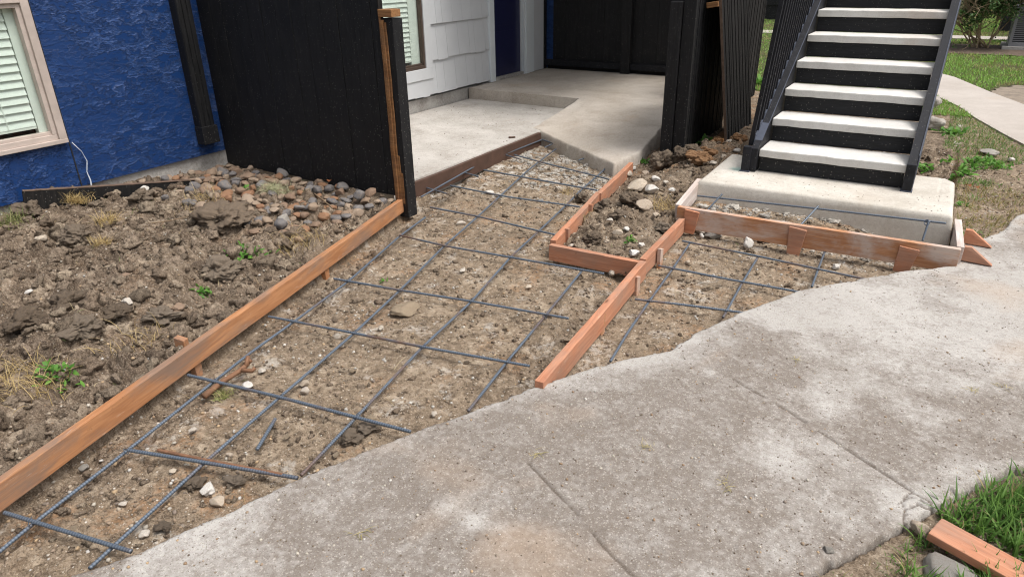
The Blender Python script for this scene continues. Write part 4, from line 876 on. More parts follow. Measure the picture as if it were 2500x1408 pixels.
RK = [('stone', 'large flat tan stone lying among the walkway rebar', 990, 757, 72, 'tan', .45, .3),
 ('stone', 'small white stone behind the cross rebar at the broken root', 606, 941, 30, 'white', .6, .3),
 ('stone', 'pale stone pair member above, beside the second long rebar', 742, 936, 26, 'rock', .6, .3),
 ('stone', 'pale stone just below its twin beside the second long rebar', 745, 955, 26, 'rock', .6, .3),
 ('stone', 'white jagged stone below the thick dark cross rebar', 508, 1196, 46, 'white', .7, .4),
 ('stone', 'tan angular stone just below the white jagged one', 532, 1228, 40, 'rock', .7, .4),
 ('stone', 'flat pale stone near the bottom end of the longest form board', 205, 1140, 26, 'chunk', .4, .3),
 ('stone', 'small cream stone beside the bottom cross rebar', 352, 1303, 27, 'rock', .6, .3),
 ('stone', 'small cream stone on the leftmost long rebar near the bottom', 135, 1252, 24, 'rock', .5, .3),
 ('stone', 'brown clay stone between thick dark rebar and sidewalk edge', 575, 1175, 48, 'clod', .6, .3),
 ('stone', 'flat white stone close to the edging board', 1195, 470, 26, 'white', .35, .4),
 ('stone', 'grey flat stone beside the second cross rebar near the post', 1125, 545, 26, 'rock', .4, .3),
 ('stone', 'round dark lump lying against the lower red form board', 1420, 490, 34, 'clod', .8, .5),
 ('stone', 'big pinkish grey stone in the planting bed', 1553, 462, 58, 'rock', .7, .5),
 ('stone', 'smooth pale stone next to the big pinkish one', 1590, 468, 38, 'white', .6, .6),
 ('stone', 'cream blocky stone in the middle of the planting bed', 1570, 512, 46, 'rock', .75, .6),
 ('stone', 'small tan stone near the front of the planting bed', 1507, 569, 28, 'rock', .5, .5),
 ('stone', 'white pebbly stone touching the cross board from inside', 1548, 622, 32, 'white', .6, .5),
 ('stone', 'pale angular stone outside the cross board', 1452, 648, 22, 'rock', .7, .5),
 ('stone', 'cream cube-like stone outside the cross board, next to a dark lump', 1494, 671, 20, 'rock', .9, .5),
 ('stone', 'white rounded stone right under the step form by its first stake', 1746, 555, 34, 'white', .7, .5),
 ('stone', 'cream stone leaning on the first step form stake', 1714, 564, 38, 'rock', .6, .5),
 ('stone', 'grey elongated stone below the white rounded one at the step form', 1743, 576, 42, 'chunk', .5, .4),
 ('stone', 'tiny white upright stone at the foot of the first step form stake', 1712, 579, 14, 'white', 1., .6),
 ('stone', 'white pointed stone standing on the rebar near the step form', 1828, 603, 30, 'white', 1.2, .6),
 ('stone', 'grey flat stone tucked under the step form between two stakes', 1860, 584, 38, 'chunk', .5, .4),
 ('stone', 'small white stone in front of the rebar by the knotted stake', 2042, 652, 27, 'white', .6, .4),
 ('concrete_chunk', 'large rough grey concrete chunk at the bottom edge beside the red offcut', 2312, 1402, 130, 'chunk', .5, .3),
 ('stone', 'round tan stone at the end of the red offcut', 2242, 1296, 50, 'rock', .75, .7),
 ('stone', 'small grey chunk on the sidewalk corner next to the grass', 2022, 1342, 30, 'chunk', .6, .4),
 ('concrete_block', 'pale broken concrete block behind the stairs, the farther one', 2274, 265, 44, 'chunk', 1.0, .6),
 ('concrete_block', 'pale broken concrete block behind the stairs, the nearer one', 2282, 312, 54, 'chunk', .7, .5),
 ('stone', 'flat grey stone in the weeds right of the stairs', 2412, 375, 46, 'chunk', .35, .5),
 ('stone', 'small white stone near the flat grey one in the weeds', 2468, 392, 18, 'white', .6, .5),
 ('stone', 'rough pale grey concrete lump on the mound near the river rocks', 692, 547, 54, 'chunk', .7, .6),
 ('stone', 'smooth brown stone on the mound below the pale concrete lump', 626, 570, 38, 'river', .5, .6),
 ('stone', 'smooth round brown stone on the mound close to the longest board', 437, 764, 38, 'river', .7, .6),
 ('stone', 'flat tan stone high on the mound centre', 308, 682, 34, 'river', .35, .7),
 ('stone', 'cream stone on the mound above the stake top', 316, 750, 32, 'rock', .55, .6),
 ('stone', 'white oval pebble at the mound edge of the picture', 75, 722, 20, 'white', .6, .7),
 ('stone', 'pale long stone near the picture edge of the mound', 108, 598, 36, 'rock', .45, .7),
 ('stone', 'white stone lying against the black plank', 355, 470, 22, 'white', .9, 1.2)]
for i, (nm, lab, px, py, w, mt, fl, zo) in enumerate(RK):
    z = 0.0 if 'on the sidewalk corner' in lab else None
    put_rock(nm, lab, nm.replace('_', ' '), px, py, w, M[mt], 300 + i, fl, .28, 6, 1.15, zo, z)
CL = [('biggest dark cracked soil clod on the mound, below the black plank', 545, 545, 150, .55, .35), ('broad smooth soil clod on the mound, close to the longest board', 545, 665, 105, .6, .35),
 ('dark soil clod beside the black plank end at the picture edge', 75, 520, 66, .7, .5), ('tall dark clod under the straw at the black plank', 140, 495, 60, .8, .5), ('soil clod in the middle of the mound with roots', 190, 590, 85, .6, .4),
 ('light brown clod at the mound foot above the picture edge', 60, 790, 90, .6, .3), ('crumbly clod near the stake on the mound', 200, 808, 95, .55, .4), ('clod beside the white stone at the black plank', 345, 492, 60, .7, .5),
 ('rounded clod in the mound between two straw tufts', 285, 770, 70, .5, .4), ('grey clod on the lower mound', 165, 740, 90, .55, .3), ('clod on the mound with a pale top, near the longest board', 395, 780, 75, .5, .4),
 ('cracked grey clod at the foot of the square fence post', 1617, 408, 64, .75, .8), ('flat slab of dry soil leaning by the square post', 1660, 396, 40, 1.2, .8), ('dark clod between square post and leaning panel', 1690, 380, 46, .7, .8),
 ('rounded cracked clod by the lower red form board', 1474, 511, 50, .65, .5), ('dark clod behind the cream blocky stone', 1545, 495, 60, .6, .5), ('cracked clod filling the planting bed front', 1450, 585, 48, .6, .4),
 ('dark clod outside the cross board corner', 1521, 662, 36, .8, .4), ('low clod in the planting bed beside the pale stone', 1510, 530, 46, .5, .5), ('clod near the step form side board', 1620, 560, 40, .6, .5),
 ('clod at the sidewalk edge near the third long rebar', 855, 1070, 56, .5, .3), ('clod next to the one near the third long rebar', 900, 1045, 46, .5, .3), ('dark cracked clod near the bottom by the white jagged stone', 470, 1180, 60, .45, .3), ('clod at the sidewalk edge near the bottom rebar', 400, 1285, 40, .55, .4)]
for i, (lab, px, py, w, fl, zo) in enumerate(CL):
    put_rock('soil_clod', lab, 'soil clod', px, py, w, M['clod'], 700 + i, fl, .55, 7, 1.2, zo, None, 'larger clods of dug soil')
for i, (lab, px, py, w) in enumerate([('orange clay clod beside the concrete pad', 1704, 398, 58), ('small orange clay lump under the leaning panel', 1752, 350, 30), ('rusty clay clod next to the bed of rubble at the pad', 1725, 375, 40), ('orange rubble lump under the stair rail', 1800, 345, 36)]):
    put_rock('clay_clod', lab, 'clay clod', px, py, w, M['orange'], 800 + i, .7, .5, 6, 1.2, .7)

ORD = 'first second third fourth fifth sixth seventh eighth ninth tenth eleventh twelfth thirteenth fourteenth fifteenth sixteenth seventeenth eighteenth nineteenth twentieth twenty-first twenty-second twenty-third twenty-fourth twenty-fifth twenty-sixth'.split()
bedst = sorted([(1535, 428, 24), (1512, 448, 20), (1600, 440, 22), (1575, 425, 18), (1490, 540, 20), (1530, 560, 18), (1600, 530, 22), (1565, 600, 20), (1480, 590, 18), (1590, 585, 16), (1640, 470, 18), (1625, 445, 16), (1545, 412, 16), (1780, 350, 22), (1800, 372, 20), (1765, 385, 20), (1740, 400, 18)], key=lambda q: -q[1])
for i, (px, py, w) in enumerate(bedst):
    put_rock('stone', '%s small pale stone counted from the cross board towards the square post' % ORD[i], 'stone', px, py, w, M['rock' if i % 3 else 'white'], 950 + i, .65, .35, 6, 1.15, .5, None, 'small pale stones between the ramp and the stair pad')
rbst = sorted([(640, 905, 22), (835, 845, 20), (905, 1020, 22), (700, 1065, 18), (560, 1110, 18), (860, 905, 18), (1080, 905, 16), (1200, 870, 18), (760, 905, 16), (930, 800, 18), (1130, 660, 18), (1290, 700, 18), (1010, 640, 18), (420, 1150, 22), (300, 1230, 22), (180, 1290, 20), (1235, 800, 16), (1395, 600, 16), (1060, 1010, 20), (640, 1150, 22), (470, 1050, 20), (820, 1110, 20), (1730, 700, 18), (1850, 665, 16), (1680, 640, 16), (1900, 640, 14)], key=lambda q: q[1])
for i, (px, py, w) in enumerate(rbst):
    put_rock('stone', '%s small tan stone among the rebar counted from the top of the photo' % ORD[i], 'stone', px, py, w, M['tan' if i % 2 else 'rock'], 980 + i, .5, .35, 6, 1.2, .3, None, 'small tan stones among the rebar')
# river rocks, one object each
RC = [('river', 'brown'), ('river1', 'tan'), ('river2', 'grey'), ('river3', 'orange brown')]
rv = []
for mt, cn in RC:
    for k, (f, e) in enumerate([(.7, 1.1), (.55, 1.3), (.8, 1.0), (.6, 1.2), (.75, 1.4)]):
        m_ = rock_mesh(900 + k + 10 * len(rv), .26, f, 3, 3, e); m_.materials.append(M[mt]); rv.append((m_, cn))
rr = random.Random(77); got = []; tries = 0
while len(got) < 230 and tries < 9000:
    tries += 1; x = rr.uniform(-4.95, -3.18); y = 3.50 - abs(rr.gauss(0, .40)) * (1.1 if x > -4.3 else .85); s = rr.uniform(.023, .045)
    if y < 2.6 or y > 3.49 or x > xA(y) - .08: continue
    if any((x - a) ** 2 + (y - b) ** 2 < ((s + c) * .86) ** 2 for a, b, c in got): continue
    got.append((x, y, s)); k = rr.choice([0, 0, 5, 5, 10, 10, 15]) + rr.randrange(5)
    o = bpy.data.objects.new('river_rock', rv[k][0]); cn = rv[k][1]; COL.objects.link(o); z = zsoil(x, y)
    o.matrix_basis = Matrix.Translation((x, y, z + s * .25 + .006)) @ Euler((rr.uniform(-.4, .4), rr.uniform(-.4, .4), rr.uniform(0, 6.3))).to_matrix().to_4x4() @ Matrix.Scale(s, 4)
    tag(o, 'rounded %s river rock in the bed along the foot of the black fence' % cn, 'river rock', '%s river rocks along the black fence' % cn)

# ---------------------------------------------------------------- scattered stuff
def ico(sub, seed, rough=.3):
    me = rock_mesh(seed, rough, .75, sub, 4); V = np.array([v.co[:] for v in me.vertices]); F = np.array([p.vertices[:] for p in me.polygons]); bpy.data.meshes.remove(me); return V, F
def scatter(name, X, Y, Z, S, base, cols, mat, sink=.3, tl=.5):
    n = len(X); k = RNG.integers(0, len(base), n); Vs = []; Fs = []; Cs = []; o = 0
    a = RNG.uniform(0, 6.28, n); b = RNG.uniform(-tl, tl, n)
    for t, (bv, bf) in enumerate(base):
        ii = np.nonzero(k == t)[0]
        if not len(ii): continue
        ca, sa, cb, sb = np.cos(a[ii]), np.sin(a[ii]), np.cos(b[ii]), np.sin(b[ii])
        x = bv[None, :, 0]; y = bv[None, :, 1]; z = bv[None, :, 2]
        y2 = y * cb[:, None] - z * sb[:, None]; z2 = y * sb[:, None] + z * cb[:, None]
        x3 = x * ca[:, None] - y2 * sa[:, None]; y3 = x * sa[:, None] + y2 * ca[:, None]
        P = np.stack([x3, y3, z2], -1) * S[ii][:, None, None] + np.stack([X[ii], Y[ii], Z[ii] + S[ii] * sink], -1)[:, None]
        Vs.append(P.reshape(-1, 3)); Fs.append((bf[None] + (np.arange(len(ii)) * len(bv))[:, None, None] + o).reshape(-1, 3)); Cs.append(np.repeat(cols[ii], len(bv), 0)); o += len(ii) * len(bv)
    me = np_mesh(name, np.concatenate(Vs), np.concatenate(Fs)); attr_col(me, 'col', np.concatenate(Cs)); return link(name, me, mat, smooth=True)
b2 = []
for i in range(10):
    me = clod_mesh(60 + i, 3, .62 + .035 * i, 1.0 + .06 * i); b2.append((np.array([v.co[:] for v in me.vertices]), np.array([p.vertices[:] for p in me.polygons]))); bpy.data.meshes.remove(me)
b0 = [ico(1, 80 + i, .5) for i in range(4)]
def cand(n, x0, x1, y0, y1, m=60):
    x = RNG.uniform(x0, x1, n); y = y0 + (y1 - y0) * RNG.uniform(0, 1, n) ** 1.25; k = in_view(x, y, m); return x[k], y[k]
pal = np.array([(.56, .51, .43), (.46, .38, .29), (.36, .27, .19), (.62, .59, .54), (.32, .22, .14), (.50, .36, .22), (.26, .21, .17)])
dpal = np.array([(.17, .128, .092), (.22, .17, .125), (.28, .225, .165), (.14, .104, .075), (.20, .157, .115)])
x, y = cand(62000, -5, 1.2, .25, 6.8)
z, tone, s, mo, be, la, ne = soil(x, y); k = (s < -.01) & (sdf_poly(PATIO, x, y) < -.01) & ~(ne.astype(bool)) & ~((x > -1.4) & (x < .2) & (y > 4.5) & (y < 5.4))
exc = (1 - mo) * (1 - be); k &= RNG.uniform(0, 1, len(x)) < (.55 + .45 * exc)
x, y, z = x[k], y[k], z[k]; S = .0018 + .0075 * RNG.uniform(0, 1, len(x)) ** 3.5
scatter('gravel', x, y, z, S, b0, np.where((RNG.uniform(0, 1, len(x)) < .45)[:, None], dpal[RNG.integers(0, 5, len(x))] * 1.4, pal[RNG.integers(0, len(pal), len(x))]) * RNG.uniform(.75, 1.1, (len(x), 1)), M['grit'])['kind'] = 'stuff'
b2s = []
for i in range(10):
    me = clod_mesh(160 + i, 2, .62 + .035 * i, 1.0 + .06 * i); b2s.append((np.array([v.co[:] for v in me.vertices]), np.array([p.vertices[:] for p in me.polygons]))); bpy.data.meshes.remove(me)
for nn, bs_, smin, sadd, smo, ex, f0 in ((34000, b2s, .0028, .009, .003, 2.4, .42), (6500, b2, .009, .012, .026, 2.2, .16)):
    x, y = cand(nn, -5, .6, .25, 6.8)
    z, tone, s, mo, be, la, ne = soil(x, y); rg = np.clip(mo * 1.0 + be * .8 + f0 + .5 * np.exp(-((x - xA(y) - .12) / .1) ** 2), 0, 1) * (1 - .7 * la) * (.35 + .65 * ss(.38, .56, fbm(x * 5.5, y * 5.5, 230, 3)))
    k = (s < -.02) & (sdf_poly(PATIO, x, y) < -.02) & (sdf_poly(RP, x, y) < -.02) & ~(ne.astype(bool)) & (RNG.uniform(0, 1, len(x)) < rg * (1 - .85 * ss(2.75, 3.0, y) * (x < -3.2))) & ~((x > -1.4) & (x < .2) & (y > 4.5) & (y < 5.4)) & (np.abs(x - xA(y)) > .03) & (np.abs(x - xB(y)) > .03) & (np.abs(x - xD(y)) > .03)
    x, y, z, mo = x[k], y[k], z[k], mo[k]; S = smin + (sadd + smo * mo) * RNG.uniform(0, 1, len(x)) ** ex
    scatter('dirt', x, y, z, S, bs_, dpal[RNG.integers(0, len(dpal), len(x))] * RNG.uniform(.75, 1.45, (len(x), 1)), M['clods'], .15, 1.3)['kind'] = 'stuff'
# grit and crumbs lying on the sidewalk and the patio
x, y = cand(90000, -2.3, 1.6, .2, 6); w = walk_fn(x, y); cl = ss(.50, .72, fbm(x * 9, y * 9, 210, 4)); k = (w[1] > .012) & (RNG.uniform(0, 1, len(x)) < .16 + .40 * w[2] + 1.1 * cl * (.3 + w[2]) + .3 * (w[1] < .08))
x, y, z, dd = x[k], y[k], w[0][k], w[2][k]; dk_ = RNG.uniform(0, 1, len(x)) < .68; S = np.where(dk_, .0008 + .0030 * RNG.uniform(0, 1, len(x)) ** 5, .0009 + .0058 * RNG.uniform(0, 1, len(x)) ** 9)
cc = np.where(dk_[:, None], dpal[RNG.integers(0, 5, len(x))], pal[RNG.integers(0, len(pal), len(x))])
scatter('gravel', x, y, z, S, b0, cc, M['grit'], .2)['kind'] = 'stuff'
x = RNG.uniform(-4.95, -2.35, 1500); y = RNG.uniform(3.75, 8.9, 1500); k = sdf_poly(np.array([(-5, 3.7), (-3.36, 3.7), (-3.36, 6.9), (-5, 6.9)]), x, y) > .01
k &= RNG.uniform(0, 1, len(x)) < np.exp(-(x + 3.4) ** 2 * .8) * .9 + .1
x, y = x[k], y[k]; S = .0015 + .005 * RNG.uniform(0, 1, len(x)) ** 3
scatter('gravel', x, y, np.full(len(x), .04), S, b0, dpal[RNG.integers(0, 5, len(x))], M['grit'], .2)['kind'] = 'stuff'
x = RNG.uniform(-1.3, .14, 500); y = RNG.uniform(4.53, 4.93, 500); S = .0012 + .004 * RNG.uniform(0, 1, 500) ** 3
scatter('gravel', x, y, np.full(500, .158), S, b0, dpal[RNG.integers(0, 5, 500)], M['grit'], .2)['kind'] = 'stuff'
# white lime rubble at the foot of the ramp and inside the step form
x = np.concatenate([RNG.uniform(-3.25, -2.2, 1500), RNG.uniform(-1.3, .18, 500)]); y = np.concatenate([RNG.uniform(4.2, 5.95, 1500), RNG.uniform(4.2, 4.5, 500)])
z, tone, s, mo, be, la, ne = soil(x, y); k = (sdf_poly(RP, x, y) < -.015) & (be < .3) & (s < -.02) & (fbm(x * 5, y * 5, 140, 3) + .10 * (y > 4.9 - .5 * (x + 2.7)) + .12 * (x > -1.4) > .60)
k &= sdf_poly(PATIO, x, y) < -.01
x, y, z = x[k], y[k], z[k]; S = .004 + .019 * RNG.uniform(0, 1, len(x)) ** 3
scatter('rubble', x, y, z, S, b2, np.array([(.50, .465, .41)]) * RNG.uniform(.65, 1.1, (len(x), 1)), M['grit'], .0)['kind'] = 'stuff'

# ---------------------------------------------------------------- grass, straw, weeds
def blades(X, Y, Z, L, Wd, cols, seg=4, droop=.9, lean=.5, az=None, tipcol=None):
    n = len(X); az = RNG.uniform(0, 6.283, n) if az is None else az; ln = np.abs(RNG.normal(lean, .3, n)); dr = RNG.uniform(.3, 1.1, n) * droop
    dx, dy = np.cos(az), np.sin(az); px, py = -dy, dx; tw = RNG.uniform(-.7, .7, n)
    t = np.linspace(0, 1, seg + 1); ang = ln[:, None] + dr[:, None] * t[None]; st = (L / seg)[:, None]
    hx = np.concatenate([np.zeros((n, 1)), np.cumsum(np.sin(ang[:, :-1]) * st, 1)], 1); hz = np.concatenate([np.zeros((n, 1)), np.cumsum(np.cos(ang[:, :-1]) * st, 1)], 1)
    cx = X[:, None] + dx[:, None] * hx; cy = Y[:, None] + dy[:, None] * hx; cz = Z[:, None] + hz
    w = Wd[:, None] * (1 - t[None] ** 1.8) * .5 + .0002
    qx = px * np.cos(tw); qy = py * np.cos(tw); qz = np.sin(tw)
    A = np.stack([cx - qx[:, None] * w, cy - qy[:, None] * w, cz - qz[:, None] * w], -1); B = np.stack([cx + qx[:, None] * w, cy + qy[:, None] * w, cz + qz[:, None] * w], -1)
    V = np.stack([A, B], 2).reshape(n, -1, 3); m = 2 * (seg + 1)
    f = np.array([[2 * i, 2 * i + 1, 2 * i + 3, 2 * i + 2] for i in range(seg)]); F = (f[None] + (np.arange(n) * m)[:, None, None]).reshape(-1, 4)
    C = np.repeat(cols[:, None], m, 1).reshape(-1, 3); return V.reshape(-1, 3), F, C
def blade_obj(name, parts, parent=None):
    Vs, Fs, Cs, o = [], [], [], 0
    for V, F, C in parts: Vs.append(V); Fs.append(F + o); Cs.append(C); o += len(V)
    me = np_mesh(name, np.concatenate(Vs), np.concatenate(Fs)); attr_col(me, 'col', np.concatenate(Cs)); return link(name, me, M['leaf'], parent)
def gcol(n, a, b, br=.0, brown=(.36, .27, .11)):
    t = RNG.uniform(0, 1, (n, 1)); c = np.array(a) * (1 - t) + np.array(b) * t
    k = RNG.uniform(0, 1, (n, 1)) < br; return np.where(k, np.array(brown) * RNG.uniform(.7, 1.2, (n, 1)), c)
# near lawn: broad blades bottom right
x = RNG.uniform(-.35, 1.2, 60000); y = RNG.uniform(.8, 3.4, 60000); s = sdf_poly(SW, x, y); k = (s < .0) & (sdf_side(x, y) > 0) & in_view(x, y, 150)
dpt = np.clip((-s) / .07, 0, 1); right = ss(.10, .26, x); dens = dpt * (.5 + .5 * right) * ss(.30, .6, fbm(x * 7, y * 7, 150, 3) + .35 * right)
ob0 = at(2283, 1281, .0); ob1 = at(2470, 1384, .0); ck = at(2310, 1392, 0); k &= (seg_d(x, y, ob0, ob1) > .055) & (np.hypot(x - ck[0], y - ck[1] - .01) > .085)
k &= RNG.uniform(0, 1, len(x)) < dens; x, y, rgt = x[k], y[k], right[k]; n = len(x); z = soil(x, y)[0] - .004
Lg = (.03 + .07 * RNG.uniform(0, 1, n)) * (.35 + .75 * rgt); Wg = .0018 + .0065 * rgt * RNG.uniform(.5, 1, n)
cg = gcol(n, (.06, .14, .028), (.19, .34, .07), 0); cg = np.where((RNG.uniform(0, 1, n) < .42 * (1 - rgt) + .06)[:, None], np.array((.38, .31, .15)) * RNG.uniform(.6, 1.1, (n, 1)), cg)
o = blade_obj('grass', [blades(x, y, z, Lg, Wg, cg, 4, .9, .55)]); tag(o, 'thick green grass at the near corner beside the sidewalk', 'grass', None, 'stuff')
# weedy bare ground right of the stairs
x = RNG.uniform(.05, 1.5, 26000); y = RNG.uniform(4.6, 9.4, 26000); s = sdf_poly(SW, x, y); fp = fbm(x * 3.2, y * 3.2, 160, 4)
PATH = np.array([tuple(at(*q)[:2]) for q in ((2284, 178), (2330, 190), (2420, 228), (2500, 258), (2620, 310), (2760, 400), (2700, 470), (2500, 356), (2450, 330), (2380, 290), (2340, 262), (2285, 236), (2150, 200), (2100, 150))])
k = (s < -.01) & in_view(x, y, 60) & (sdf_poly(PATH, x, y) < -.01) & ~((x < .2) & (y < 5.4)) & (RNG.uniform(0, 1, len(x)) < ss(.44, .60, fp + .16 * ss(6.2, 7.6, y)))
x, y, fp = x[k], y[k], fp[k]; n = len(x); z = soil(x, y)[0]; yel = (fbm(x * 2.1, y * 2.1, 161, 3) > .5) & (y < 5.9)
cg = np.where(yel[:, None], gcol(n, (.16, .19, .05), (.30, .26, .10), .35), gcol(n, (.07, .15, .03), (.17, .30, .06), .12))
o = blade_obj('grass', [blades(x, y, z, .02 + .035 * RNG.uniform(0, 1, n), .0025 + .003 * RNG.uniform(0, 1, n), cg, 3, .9, .7)]); tag(o, 'patchy weedy grass between the concrete pad and the far path', 'grass', None, 'stuff')
# far lawn
def far_lawn(x0, x1, y0, y1, n, excl=None):
    x = RNG.uniform(x0, x1, n); y = y0 + (y1 - y0) * RNG.uniform(0, 1, n) ** 1.3; k = in_view(x, y, 40)
    if excl is not None: k &= excl(x, y)
    x, y = x[k], y[k]; n = len(x); d = fbm(x * 1.3, y * 1.3, 170, 4); keep = RNG.uniform(0, 1, n) < ss(.22, .42, d); x, y, d = x[keep], y[keep], d[keep]; n = len(x)
    cg = gcol(n, (.15, .29, .045), (.30, .50, .10), .05); cg = np.where((RNG.uniform(0, 1, n) < ss(.55, .42, d) * .6)[:, None], np.array((.33, .30, .12)) * RNG.uniform(.8, 1.2, (n, 1)), cg)
    return blades(x, y, np.zeros(n), .03 + .03 * RNG.uniform(0, 1, n), .006 + .005 * RNG.uniform(0, 1, n), cg, 2, .8, .6)
PATH2 = lambda x, y: ~((y > 17.4) & (y < 18.1)) & (sdf_poly(PATH, x, y) < -.01)
BARE = lambda x, y: PATH2(x, y) & ~((y > 14.6) & (y < 16.3) & (x > -.9)) & ~((np.hypot((x - .75) / .35, (y - 10.4) / .8) < 1))
parts = [far_lawn(-.8, 1.6, 8.6, 26, 52000, BARE), far_lawn(-5.2, -1.9, 9.3, 26, 30000)]
slab_obj('soil_bed', [(.40, 10.4), (.55, 9.75), (.9, 9.5), (1.5, 9.8), (1.6, 10.9), (1.0, 11.3), (.6, 11.0)], .008, -.02, simple('dusty_soil', (.24, .195, .15), .95, 0, 40, .4, 9, .6, .02), .08, 0)['label'] = 'bare patch of dusty soil in the lawn'
o = blade_obj('grass', parts); tag(o, 'bright green lawn beyond the stairs and the far path', 'grass', None, 'stuff')
slab_obj('path', [tuple(p) for p in PATH], .012, -.10, M['farwalk'], 0, .004)
o = boxes('path', [((-8, 17.4, -.05), (14, 18.1, .012))], M['farwalk']); o['kind'] = 'structure'
o = slab_obj('soil_bed', [(-.9, 14.6), (6, 14.6), (6, 16.3), (-.9, 16.3)], .010, -.02, simple('mulch_soil', (.12, .085, .06), .95, 0, 40, .4, 14, .8, .02), .06, 0); o['label'] = 'bare brown mulch bed'
# straw tufts
def tuft(name, label, px, py, n, L, spread, c0, c1, seg=5, wd=.0022, droop=1.7, lean=.5, zoff=.0, cat='straw tuft', group='tufts of dry grass on the soil', zz=None):
    z0 = -.05
    for _ in range(3):
        p = at(px, py, z0); z0 = float(macro(np.array([p[0]]), np.array([p[1]]))[0][0]) if zz is None else zz
    X = p[0] + RNG.normal(0, spread, n); Y = p[1] + RNG.normal(0, spread, n); Z = (soil(X, Y)[0] if zz is None else np.full(n, zz)) + zoff
    o = blade_obj(name, [blades(X, Y, Z, L * RNG.uniform(.5, 1.3, n), wd * RNG.uniform(.6, 1.3, n), gcol(n, c0, c1), seg, droop, lean)]); return tag(o, label, cat, group)
ST0, ST1 = (.42, .30, .12), (.62, .48, .24)
for lab, px, py, n, L, sp, zo in [('golden straw tuft in front of the black plank', 192, 502, 260, .08, .03, .03), ('golden straw tuft on top of the mound', 265, 548, 200, .08, .028, .03), ('small golden straw tuft in the middle of the mound', 250, 600, 120, .06, .025, .02),
    ('dry straw scattered by the smooth brown stone', 735, 600, 130, .10, .06, .0), ('straw strands near the end of the black plank', 500, 500, 120, .09, .07, .01), ('dry roots at the mound foot near the picture edge', 40, 920, 130, .11, .06, .0), ('dry straw at the mound foot above the longest board', 95, 960, 120, .09, .05, .0),
    ('thin straw in the planting bed near the step form', 1620, 505, 150, .09, .05, .0), ('straw against the inside of the lower red form board', 1415, 550, 120, .07, .03, .0), ('straw on the walkway soil by the joint of the red boards', 1385, 470, 60, .05, .03, .0), ('dead stalks beside the crumbly clod', 345, 830, 70, .10, .07, .0)]:
    tuft('dry_grass_tuft', lab, px, py, n, L, sp, ST0, ST1, zoff=zo)
x, y = cand(5200, -4.9, -.9, .3, 6.0, 20); z, tone, s_, mo_, be_, la_, ne_ = soil(x, y); sp_ = fbm(x * 4.5, y * 4.5, 220, 3)
k = (s_ < -.02) & (sdf_poly(PATIO, x, y) < -.02) & (RNG.uniform(0, 1, len(x)) < (mo_ * .9 + be_ * .7 + .12) * ss(.42, .62, sp_)); x, y, z = x[k], y[k], z[k]; n = len(x)
o = blade_obj('dry_grass', [blades(x, y, z + .002, .03 + .06 * RNG.uniform(0, 1, n) ** 2, .0012 + .001 * RNG.uniform(0, 1, n), gcol(n, (.34, .25, .12), (.60, .50, .30), .25, (.16, .22, .06)), 4, 1.1, 1.15)]); tag(o, 'loose dry grass strands and roots mixed through the dug soil', 'dry grass', None, 'stuff')
tuft('grass_tuft', 'pale green mop of grass on the river rocks', 672, 478, 520, .085, .045, (.40, .42, .24), (.62, .60, .40), 5, .0022, 1.5, .7, .02, 'grass tuft', 'grass tufts')
tuft('grass_tuft', 'green and straw grass tuft under the broken root', 545, 963, 90, .055, .016, (.22, .28, .08), (.52, .45, .22), 4, .0028, 1.0, .9, 0, 'grass tuft', 'grass tufts')
tuft('grass_tuft', 'green grass clump at the picture edge of the mound', 30, 545, 150, .10, .05, (.12, .17, .05), (.35, .33, .14), 5, .003, 1.1, .5, 0, 'grass tuft', 'grass tufts')
for lab, px, py in [('wisp of dry grass on the sidewalk, nearer the bottom', 1580, 1090), ('wisp of dry grass on the sidewalk, nearer the grass corner', 1770, 1180), ('wisp of straw on the sidewalk close to its far joint', 2380, 955), ('greenish wisp on the sidewalk in front of the step form', 2450, 945), ('dark root wisp on the sidewalk between the two joints', 1950, 880), ('straw wisp on the sidewalk nearest the walkway', 1310, 1110), ('straw wisp near the bottom edge of the sidewalk', 880, 1305)]:
    tuft('dry_grass_wisp', lab, px, py, 14, .035, .012, (.25, .22, .09), (.55, .46, .22), 4, .0016, 1.2, 1.25, .003, 'grass wisp', 'wisps of dry grass on the sidewalk', 0.001)
def weed(label, px, py, n, size, spread, c0=(.07, .19, .03), c1=(.17, .36, .06), broad=.45):
    z0 = -.05
    for _ in range(3): p = at(px, py, z0); z0 = float(macro(np.array([p[0]]), np.array([p[1]]))[0][0])
    X = p[0] + RNG.normal(0, spread, n); Y = p[1] + RNG.normal(0, spread, n); Z = soil(X, Y)[0] + RNG.uniform(0, .02, n)
    t = np.linspace(0, 1, 5)
    V, F, C = blades(X, Y, Z, size * RNG.uniform(.6, 1.2, n), np.full(n, .001), gcol(n, c0, c1), 4, .8, .9)
    V = V.reshape(n, 5, 2, 3); mid = V.mean(2); side = V[:, :1, 1] - V[:, :1, 0]; side = side / np.maximum(np.linalg.norm(side, axis=-1, keepdims=True), 1e-9)
    prof = (np.sin(np.pi * (t * .86 + .08)) * broad * size / 2)[None, :, None]
    V = np.stack([mid - side * prof, mid + side * prof], 2).reshape(-1, 3)
    return tag(blade_obj('weed_plant', [(V, F, C)]), label, 'weed', 'small green weeds')
